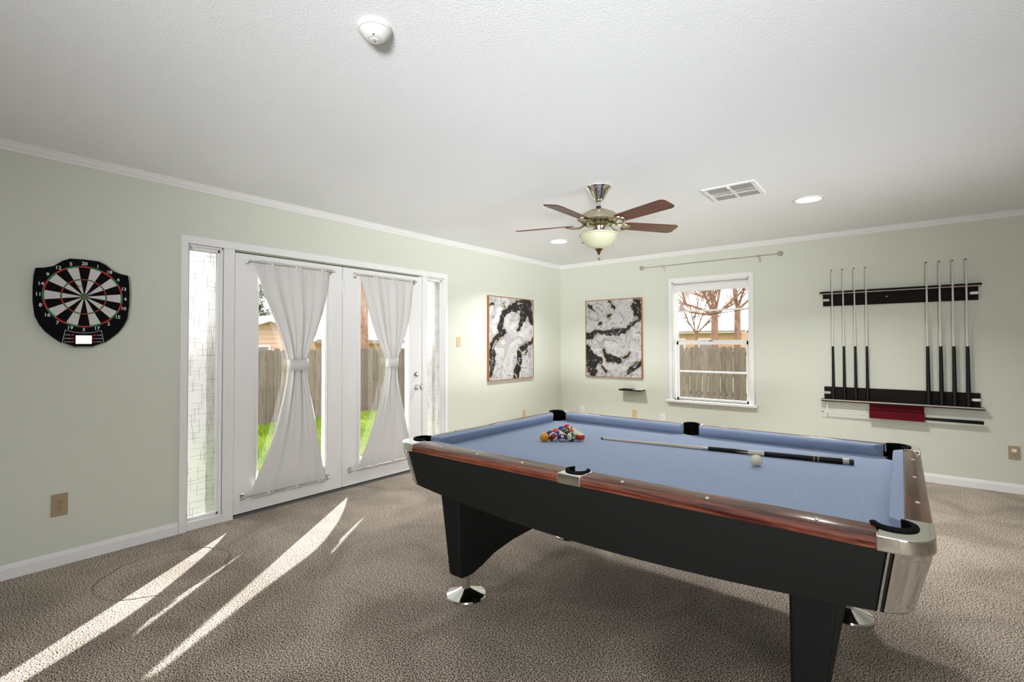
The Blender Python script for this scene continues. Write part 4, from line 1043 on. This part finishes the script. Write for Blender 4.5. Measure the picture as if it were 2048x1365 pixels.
fence('wooden_fence', 'y', -9.5, .5, 12.5, 'weathered plank fence seen through the French doors beyond the lawn')
fence('wooden_fence', 'x', 12.5, -9.3, .6, 'weathered plank fence seen through the back window')
# --- houses
def gable_house(name, x, y0, y1, depth, ze, zp, wall, roof, label, base=GZ, win_=None, ov=.25):
    """gable end faces +x at plane x"""
    ym = (y0+y1)/2; r = empty(name, (x, ym, GZ)); tag(r, label, 'house')
    sl = (zp-ze)/(y1-ym)
    reb(MB().prism([(y0, base), (y1, base), (y1, ze-.05), (ym, zp-.05), (y0, ze-.05)], x-depth, x, 'x').build('house_wall', wall), r)
    b = MB()
    for s in (-1, 1):
        ye = ym+s*((y1-ym)+ov); z_e = zp-sl*((y1-ym)+ov)
        b.prism([(ym, zp), (ye, z_e), (ye, z_e+.09), (ym, zp+.09)], x-depth-.2, x+.35, 'x')
    reb(b.build('roof', roof), r)
    f = MB()
    for s in (-1, 1):
        ye = ym+s*((y1-ym)+ov); z_e = zp-sl*((y1-ym)+ov)
        f.prism([(ym, zp-.08), (ye, z_e-.08), (ye, z_e+.09), (ym, zp+.09)], x+.35, x+.38, 'x')
    reb(f.build('barge_board', M['whitep']), r)
    # siding boards
    z = base+.05
    while z < zp-.15:
        hw = (y1-ym) if z < ze-.05 else (y1-ym)*(zp-.05-z)/(zp-ze)
        if hw > .1: reb(MB().prism([(x, z), (x+.022, z), (x+.006, z+.135), (x, z+.135)], ym-hw, ym+hw, 'y').build('siding_board', wall), r)
        z += .14
    if win_:
        a, b2, c, d = win_
        w2 = reb(MB().box(x+.02, x+.05, a, b2, c, d).build('window', M['whitep']), r)
        MB().box(x+.05, x+.055, a+.05, b2-.05, c+.05, d-.05).build('pane', M['winpane'], w2)
    return r
gable_house('neighbour_house', -15.0, 5.35, 8.07, 6, 1.62, 2.08, M['siding'], M['roofw'], 'peach-sided gabled house behind the fence, through the left French door', win_=(6.35, 6.85, .7, 1.28))
def long_house(name, x0, x1, y0, y1, ze, zr, wall, label):
    r = empty(name, ((x0+x1)/2, y0, GZ)); tag(r, label, 'house')
    reb(MB().box(x0, x1, y0, y1, GZ, ze).build('house_wall', wall), r)
    ym = (y0+y1)/2; b = MB()
    b.prism([(y0-.4, ze-.02), (ym, zr), (ym, zr+.12), (y0-.4, ze+.10)], x0-.3, x1+.3, 'x').prism([(y1+.4, ze-.02), (ym, zr), (ym, zr+.12), (y1+.4, ze+.10)], x0-.3, x1+.3, 'x')
    reb(b.build('roof', M['roofw']), r)
    reb(MB().box(x0-.3, x1+.3, y0-.44, y0-.4, ze+.02, ze+.10).build('fascia', M['fascia']), r)
    for xx in (x0+.8, x0+2.2):
        w2 = reb(MB().box(xx, xx+.7, y0-.03, y0, ze-1.1, ze-.3).build('window', M['whitep']), r)
        MB().box(xx+.05, xx+.65, y0-.035, y0-.03, ze-1.05, ze-.35).build('pane', M['winpane'], w2)
    return r
long_house('neighbour_house', -10.5, -6.2, 26, 32, 1.85, 3.0, M['tanwall'], 'tan house with pale roof behind the bare trees, through the back window')
# low house seen through the right part of the doors: eaves run along y
r = empty('neighbour_house', (-20, 13, GZ)); tag(r, 'tan house with pale roof glimpsed at the right edge of the left door glass', 'house')
reb(MB().box(-26, -20, 11.1, 15.6, GZ, 1.45).build('house_wall', M['tanwall']), r)
reb(MB().prism([(-19.5, 1.40), (-23, 2.7), (-23, 2.82), (-19.5, 1.52)], 10.9, 16.0, 'y').build('roof', M['roofw']), r)
reb(MB().box(-19.52, -19.46, 10.9, 16.0, 1.34, 1.52).build('fascia', M['fascia']), r)
# --- trees
def branch(mb, tw, p, d, length, rad_, depth, rn, spread=.55, tw_mb=None):
    nseg = 4 if depth > 1 else 2; pts = [p.copy()]; rs = [rad_]
    for i in range(nseg):
        d = (d+Vector((rn.uniform(-1, 1), rn.uniform(-1, 1), rn.uniform(-.5, .8)))*.13).normalized()
        p = p+d*length/nseg; pts.append(p.copy()); rs.append(rad_*(1-.45*(i+1)/nseg))
    (mb if depth > 2 else tw).tube(pts, rs, 6 if depth > 2 else 3)
    if depth == 0: return
    kids = 4 if depth > 3 else 5
    for k in range(kids):
        i = rn.randint(1, nseg) if k else nseg
        ax = Vector((rn.uniform(-1, 1), rn.uniform(-1, 1), rn.uniform(-.3, .6))).normalized()
        nd_ = (d+ax*spread*rn.uniform(.7, 1.5)).normalized()
        branch(mb, tw, pts[i], nd_, length*rn.uniform(.6, .82), rs[i]*.68, depth-1, rn, spread)
def tree(loc, h, r0, lean, forks, seed, label, spread=.55, depth=5, bl_=1.3, group='bare trees beyond the fences'):
    rn = random.Random(seed); root = empty('bare_tree', loc); tag(root, label, 'tree', group)
    t = MB(); tw = MB(); top_ = Vector((lean[0], lean[1], h))
    t.tube([(0, 0, -.05), (lean[0]*.3, lean[1]*.3, h*.4), top_[:]], [r0*1.15, r0, r0*.9], 12)
    for f in forks: branch(t, tw, top_*f[3] if len(f) > 3 else top_, Vector(f[:3]).normalized(), bl_, r0*.46, depth, rn, spread)
    t.build('trunk', M['bark'], root, smooth=True); o = tw.build('twigs', M['twig'], root, fix=False); o['kind'] = 'stuff'
    return root
tree((-4.60, 16, GZ), 2.45, .115, (0, 0), [(-.9, 0, .5), (-.5, .2, 1), (.25, 0, 1), (.8, .1, .6), (-1, .1, .15), (0, -.5, 1)], 3, 'stout bare tree on the left through the back window', .75, 5, 1.0)
tree((-4.02, 16.3, GZ), 2.6, .10, (.03, 0), [(.32, 0, 1), (-.12, 0, 1), (.75, .2, .8), (-.25, .3, 1)], 8, 'forked bare tree on the right through the back window', .45, 5, 1.4)
tree((-5.9, 18.5, GZ), 1.9, .07, (-.1, 0), [(-.6, 0, .9), (.3, .2, 1), (.7, 0, .6), (-.2, -.2, 1)], 15, 'thin bare tree furthest left through the back window', .8, 5, 1.1)
tree((-13.0, 8.80, GZ), 3.6, .17, (-.25, .15), [(-.3, .5, 1), (.2, -.3, 1), (.5, .6, .8)], 12, 'leaning reddish trunk through the right French door', .6, 5, 1.6)
et = empty('evergreen_tree', (-23.4, 9.5, GZ)); tag(et, 'dark evergreen tree behind the peach house, through the left French door', 'tree')
MB().tube([(0, 0, 0), (0, 0, 3.2)], [.18, .08], 10).build('trunk', M['bark'], et, smooth=True)
lf = MB(); rn = random.Random(5)
for _ in range(9000):
    z = rn.uniform(.8, 4.6); R_ = 1.25*math.sqrt(max(.02, 1-((z-2.4)/2.3)**2))*rn.uniform(.4, 1)*(1+.2*math.sin(z*5)); a = rn.uniform(0, 2*PI)
    c = Vector((R_*math.cos(a), R_*math.sin(a), z)); u = Vector((rn.uniform(-1, 1), rn.uniform(-1, 1), rn.uniform(-1, 1))).normalized()*.07; v = u.cross(Vector((rn.uniform(-1, 1), rn.uniform(-1, 1), 1))).normalized()*.035
    o = len(lf.v); lf.v += [(c-u)[:], (c+v)[:], (c+u)[:], (c-v)[:]]; lf.f.append((o, o+1, o+2, o+3)); lf.mi.append(0)
o = lf.build('foliage', M['leaf'], et, fix=False); o['kind'] = 'stuff'
pwl = MB().tube([(-12, 14.5, 1.95), (-8, 14.3, 1.93), (-4.9, 14.0, 2.03), (-3.1, 14.0, 2.22), (0, 13.8, 2.6)], .012, 6).build('power_line', M['black'], smooth=True)
tag(pwl, 'thin overhead cable crossing the bare trees outside the back window', 'cable')
